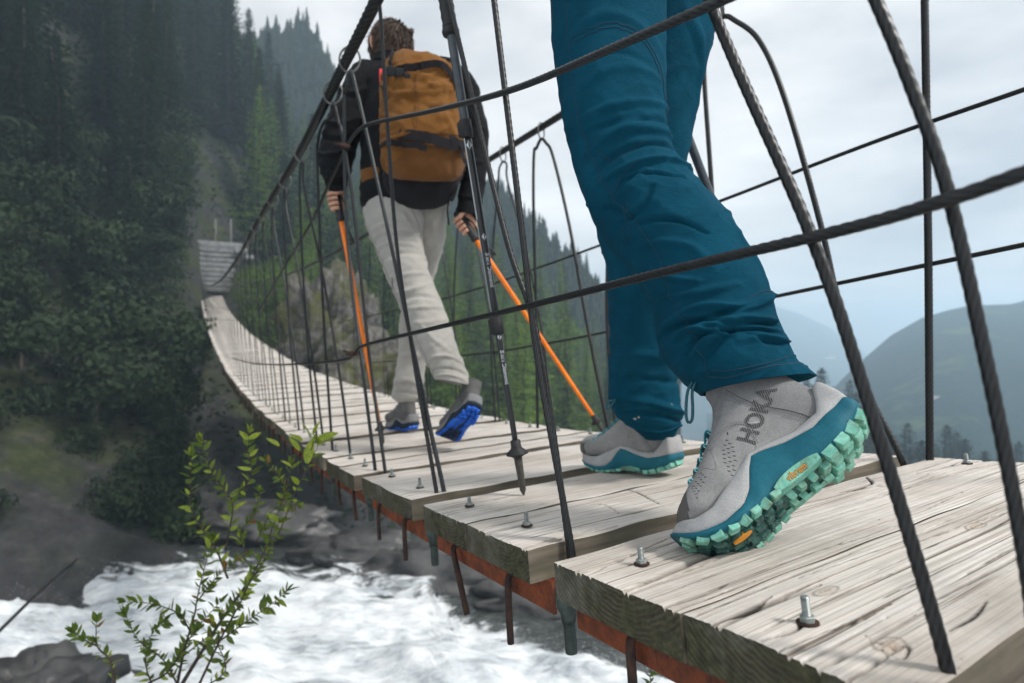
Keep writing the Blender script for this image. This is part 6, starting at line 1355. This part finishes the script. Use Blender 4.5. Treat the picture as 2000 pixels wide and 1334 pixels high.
pad = Cloth([(760, 296, 908, 300, 2.262), (758, 316, 908, 320, 2.258), (762, 336, 902, 340, 2.262), (776, 350, 888, 354, 2.27)], 30, 90, .92, [([(765, 312), (820, 318), (900, 312)], 6, 12)], 46, .006, None, False, .8); mk('bottom_panel', pad.v, pad.f, M_PACKD, pack)
pock = Cloth([(748, 283, 806, 288, 2.245), (744, 300, 806, 306, 2.235), (746, 322, 800, 328, 2.24), (756, 338, 790, 342, 2.255)], 30, 50, .8, [([(750, 300), (775, 306), (800, 298)], 7, 10)], 47, .006, None, False, .85); mk('side_pocket', pock.v, pock.f, M_PACK, pack)
base = Cloth([(752, 338, 905, 338, 2.31), (748, 352, 900, 352, 2.31), (752, 368, 894, 366, 2.33), (770, 380, 880, 376, 2.36)], 24, 60, .7, (), 48, .005, None, False, .85); mk('hip_pad', base.v, base.f, M_WEB, pack)
hb = Cloth([(706, 338, 768, 336, 2.34), (708, 356, 764, 354, 2.335), (714, 374, 756, 372, 2.34)], 16, 40, .8, (), 49, .004, None, False, .9); mk('hip_belt', hb.v, list(hb.f)+[tuple(range(39, -1, -1))], M_PACKD, pack)
def strap(px, w, src, off=.004, nm='strap', m=None):
    q = catmull(np.array(px, float), 14*len(px)); P = resample([src.pt(a, c_, off) for a, c_ in q], .008); T_, N_, B_ = frames(P); v = []; f = []
    for i, p in enumerate(P):
        n_ = unit(p-src.C[src.par(1000+F_PX*p[0]/p[1], 667-F_PX*p[2]/p[1])[0]]); s_ = unit(np.cross(T_[i], n_)); v += [p+s_*w/2, p+s_*w/2+n_*.002, p-s_*w/2+n_*.002, p-s_*w/2]
    for i in range(len(P)-1):
        for j in range(4): f.append((i*4+j, i*4+(j+1) % 4, i*4+4+(j+1) % 4, i*4+4+j))
    f += [(3, 2, 1, 0), tuple(len(P)*4-4+j for j in range(4))]; return mk(nm, v, f, m or M_WEB, pack, None, False)
strap([(766, 166), (790, 168), (822, 166), (850, 163), (875, 165), (892, 172)], .026, lid, .012)
strap([(787, 141), (784, 148), (782, 156), (781, 164)], .014, lid, .012)
strap([(778, 180), (776, 195), (773, 215), (772, 228)], .010, pk, .012)
strap([(805, 298), (830, 304), (855, 310), (880, 312), (905, 305)], .040, pad, .022)
strap([(872, 298), (888, 310), (900, 330)], .018, pad, .028)
strap([(762, 300), (800, 312), (840, 318)], .022, pad, .024)
b = MB(); p = lid.pt(786, 168, .02); p2 = lid.pt(800, 169, .02); tR = unit(p2-p); nR = unit(-p); uR = np.cross(nR, tR); Rk = np.stack([tR, np.cross(nR, tR), nR], 1)
b.add(*box(p, .050, .042, .014, Rk, .004)); b.add(*box(p+tR*.045-uR*.004, .040, .036, .012, Rk, .004)); b.add(*box(p+tR*.078-uR*.018, .028, .020, .010, Rk, .003)); b.build('buckle', [M_BLACK], pack)
b = MB(); p = pk.pt(751, 158, .008); b.add(*box(p, .012, .006, .055, np.eye(3), .002)); b.build('zip_pull', [M_RED], pack)
b = MB(); b.add(*tube(catmull([at(884, 345, 2.27), at(890, 362, 2.27), at(886, 380, 2.28), at(880, 392, 2.28)], 14), .010, 6)); b.add(*tube(catmull([at(892, 330, 2.26), at(902, 336, 2.26), at(908, 330, 2.27)], 10), .006, 6)); b.add(*tube(catmull([at(877, 390, 2.3), at(874, 412, 2.3), at(877, 440, 2.31)], 10), .004, 6)); b.build('dangling_strap', [M_WEB], pack)
for px in ([(742, 132), (730, 142), (728, 165), (738, 200)], [(872, 130), (882, 140), (888, 165)]):
    b = MB(); b.add(*tube(resample(catmull([at(u, v, 2.385) for u, v in px], 20), .01), .022, 10)); b.build('shoulder_strap', [M_PACK], pack)
strap([(893, 172), (897, 205), (902, 240), (906, 272)], .012, pk, .010); strap([(826, 172), (824, 200), (826, 240), (828, 275)], .006, pk, .006, 'zip', M_PACKD)
for px, s_ in (([(748, 275), (780, 283), (850, 282), (905, 278)], pk), ([(822, 278), (860, 282), (906, 284)], pk), ([(752, 190), (768, 196), (772, 228)], pk)):
    b = MB(); b.add(*s_.line(px, .0022, .001)); b.build('seam', [M_PACKD], pack)
# ================================================================ sapling at the near bank
M_STEM = speckled('sapling_stem', (.030, .022, .018), (.075, .055, .042), 60, .8, .3, .002)
def leaf_mat(name, a, b, c3):
    m = mat(name, a, .5, 0, .4); oi = N(m, 'ShaderNodeObjectInfo'); c = coords(m); n = noise_tex(m, c, 9, 2, .5); col = ramp(m, n, [(.35, a), (.55, b), (.72, c3)]); setc(m, col)
    t = N(m, 'ShaderNodeBsdfTranslucent'); L(m, col, t.inputs[0]); x = N(m, 'ShaderNodeMixShader'); x.inputs[0].default_value = .35; o = m.node_tree.nodes['Material Output']; L(m, m.node_tree.nodes['Principled BSDF'].outputs[0], x.inputs[1]); L(m, t.outputs[0], x.inputs[2]); L(m, x.outputs[0], o.inputs[0]); return m
M_SL = leaf_mat('sapling_leaf', (.060, .110, .014), (.11, .165, .020), (.20, .23, .028)); M_SY = leaf_mat('young_yellow_leaf', (.16, .24, .02), (.26, .34, .03), (.38, .38, .04)); M_SB = leaf_mat('brown_leaf', (.14, .07, .02), (.20, .11, .03), (.22, .15, .03))
def leaf_mesh(m, seed):
    rng = random.Random(seed); n = 7; v = []; f = []; fold = rng.uniform(.1, .4); curl = rng.uniform(-.35, .1)
    for i in range(n+1):
        t = i/n; w = .21*math.sin(math.pi*(.06+.94*t)**.85)*(1-.12*t) if i < n else .004; z = curl*t*t
        v += [(t, -w, z+w*fold), (t, 0, z), (t, w, z+w*fold)]
    for i in range(n): a = i*3; f += [(a, a+3, a+4, a+1), (a+1, a+4, a+5, a+2)]
    return mesh_data('leaf', v, f, m)
LM = [leaf_mesh(M_SL, i) for i in range(4)]; LY = [leaf_mesh(M_SY, 9+i) for i in range(3)]; LB = [leaf_mesh(M_SB, 30)]
sapling = empty('sapling', at(352, 1345, 1.9), 'young sapling with small green leaves rising in front of the foam', 'sapling')
SB = root_loc(sapling); rs_ = random.Random(5)
def put_leaf(p, d, l, ms):
    me = rs_.choice(ms); x = unit(d); r = unit([rs_.gauss(0, 1), rs_.gauss(0, 1), rs_.gauss(0, 1)+.8]); z = unit(r-x*(r@x)); y = np.cross(z, x); R = np.stack([x, y, z], 1)*l
    o = link('leaf', me, sapling); o.matrix_local = Matrix([[*map(float, R[i]), float(p[i]-SB[i])] for i in range(3)]+[[0, 0, 0, 1]])
def branch(px, r0, d0, d1, leaves, l, ms=None, r1=.0007, tip=True):
    P = resample(catmull([at(u, v, d0+(d1-d0)*i/(len(px)-1)) for i, (u, v) in enumerate(px)], 30), .012); mk('branch', *tube(P, np.linspace(r0, r1, len(P)), 7), M_STEM, sapling)
    T = np.gradient(P, axis=0); n = len(P)
    leaves = int(leaves*2.9); l *= .68
    for k in range(leaves):
        t = .12+.88*(k+rs_.random()*.6)/leaves; i = min(n-1, int(t*n)); s_ = 1 if k % 2 else -1; td = unit(T[i]); sd = unit(np.cross(td, [rs_.uniform(-.4, .4), 1, rs_.uniform(-.4, .4)]))*s_
        put_leaf(P[i]+np.array([rs_.gauss(0, 1)]*3)*.001, td*rs_.uniform(.35, 1.)+sd*rs_.uniform(.5, 1.1)+np.array([0, rs_.uniform(-.5, .5), rs_.uniform(-.35, .25)]), l*rs_.uniform(.4, 1.25), ms or (LM if rs_.random() < .80 else LY if rs_.random() < .75 else LB))
    if tip:
        for _ in range(4): put_leaf(P[-1], unit(T[-1])+np.array([rs_.gauss(0, .4), rs_.gauss(0, .4), rs_.gauss(0, .3)]), l*rs_.uniform(.8, 1.1), ms or LM)
branch([(350, 1345), (425, 1215), (500, 1100), (575, 1000), (640, 900), (612, 868)][:5] and [(350, 1345), (430, 1215), (505, 1100), (560, 950), (570, 905)], .0072, 1.9, 2.1, 16, .06)
branch([(450, 1185), (500, 1120), (545, 1040), (575, 965), (608, 900), (622, 868)], .0045, 1.95, 1.95, 10, .065, LM+LY)
branch([(345, 1345), (360, 1270), (380, 1200), (385, 1170), (398, 1115), (415, 1055)], .005, 1.85, 1.8, 18, .052)
branch([(385, 1175), (430, 1120), (480, 1085)], .0026, 1.82, 1.85, 12, .045)
branch([(445, 1130), (420, 1070), (375, 1000), (372, 950), (375, 890)], .004, 1.95, 2.0, 12, .065, LM+LY)
branch([(440, 1075), (455, 990), (440, 960), (410, 915), (395, 865)], .0035, 2.0, 2.0, 11, .068, LY+LM)
branch([(452, 980), (490, 930), (485, 880), (487, 845)], .003, 2.02, 2.02, 10, .062, LY+LM)
branch([(385, 1345), (430, 1250), (470, 1175), (500, 1110), (525, 1060), (545, 1020)], .0045, 1.8, 1.75, 14, .06)
branch([(425, 1255), (480, 1215), (530, 1180), (560, 1155)], .003, 1.8, 1.75, 12, .062)
branch([(290, 1334), (330, 1310), (375, 1240), (395, 1215), (430, 1175)], .0035, 1.75, 1.8, 14, .05)
branch([(225, 1345), (215, 1290), (190, 1262), (188, 1215)], .005, 1.7, 1.7, 8, .055)
branch([(190, 1262), (165, 1250), (145, 1235)], .0024, 1.7, 1.7, 6, .055)
branch([(375, 1240), (350, 1200), (300, 1180), (245, 1175)], .0028, 1.85, 1.8, 12, .052)
branch([(350, 1345), (320, 1290), (270, 1250), (245, 1200)], .003, 1.85, 1.75, 14, .052)
branch([(360, 1280), (420, 1230), (440, 1190), (470, 1170)], .0026, 1.85, 1.8, 10, .048)
branch([(395, 1345), (440, 1310), (425, 1260), (395, 1225)], .0026, 1.8, 1.78, 10, .048)
branch([(300, 1345), (285, 1300), (290, 1250), (320, 1215)], .0026, 1.85, 1.8, 14, .05)
branch([(540, 985), (560, 960), (545, 930), (520, 900)], .0026, 2.05, 2.05, 12, .05)
branch([(500, 1060), (530, 1000), (555, 985), (580, 985)], .0026, 2.0, 2.0, 12, .05)
branch([(480, 1080), (470, 1040), (500, 1000), (505, 960)], .0024, 2.0, 2.05, 14, .045)
# bright leaves that reach up to the edge of the boards
for (u, v, d, l, du, dv) in ((600, 905, 1.7, .085, .06, -.5), (618, 872, 1.7, .07, .3, .15), (606, 860, 1.72, .07, -.1, .35), (590, 862, 1.74, .06, -.4, .2), (625, 856, 1.72, .06, .45, -.15), (612, 850, 1.72, .05, .1, .5), (545, 872, 1.9, .06, -.3, .2), (585, 880, 1.85, .06, -.3, .4)):
    put_leaf(at(u, v, d), np.array([du, rs_.uniform(-.2, .2), -dv if dv < 0 else dv]), l, LY)
mk('branch', *tube(resample(catmull([at(640, 900, 1.95), at(622, 890, 1.85), at(605, 900, 1.72), at(612, 862, 1.71)], 20), .01), .0018, 6), M_STEM, sapling)
tw = empty('sapling', at(1270, 1345, 1.6), 'tiny twig with a few leaves at the bottom edge under the nearest boards', 'sapling'); SB = root_loc(tw); _s2 = sapling; sapling = tw
branch([(1272, 1350), (1270, 1320), (1274, 1295)], .002, 1.6, 1.6, 6, .035)
# ================================================================ haze in the valley air
hz = mat('haze', (1, 1, 1)); t_ = hz.node_tree; t_.nodes.clear(); vo = t_.nodes.new('ShaderNodeVolumePrincipled'); ou = t_.nodes.new('ShaderNodeOutputMaterial')
vo.inputs['Color'].default_value = (.66, .85, 1.0, 1); vo.inputs['Density'].default_value = .0018; vo.inputs['Anisotropy'].default_value = .15; t_.links.new(vo.outputs[0], ou.inputs['Volume'])
zs = max(72., max(float((o.matrix_world if 0 else o.matrix_basis).translation.z) for o in bpy.data.objects if o.type == 'EMPTY' and o.get('category') == 'tree')+20); zl = -150
b = MB(); b.add(*box((-60, 600, (zs+zl)/2), 2800, 1420, zs-zl)); h_ = b.build('haze', [hz], None, False); tag(h_, 'pale even haze filling the valley', 'haze', None, 'stuff')
print('haze top', zs)
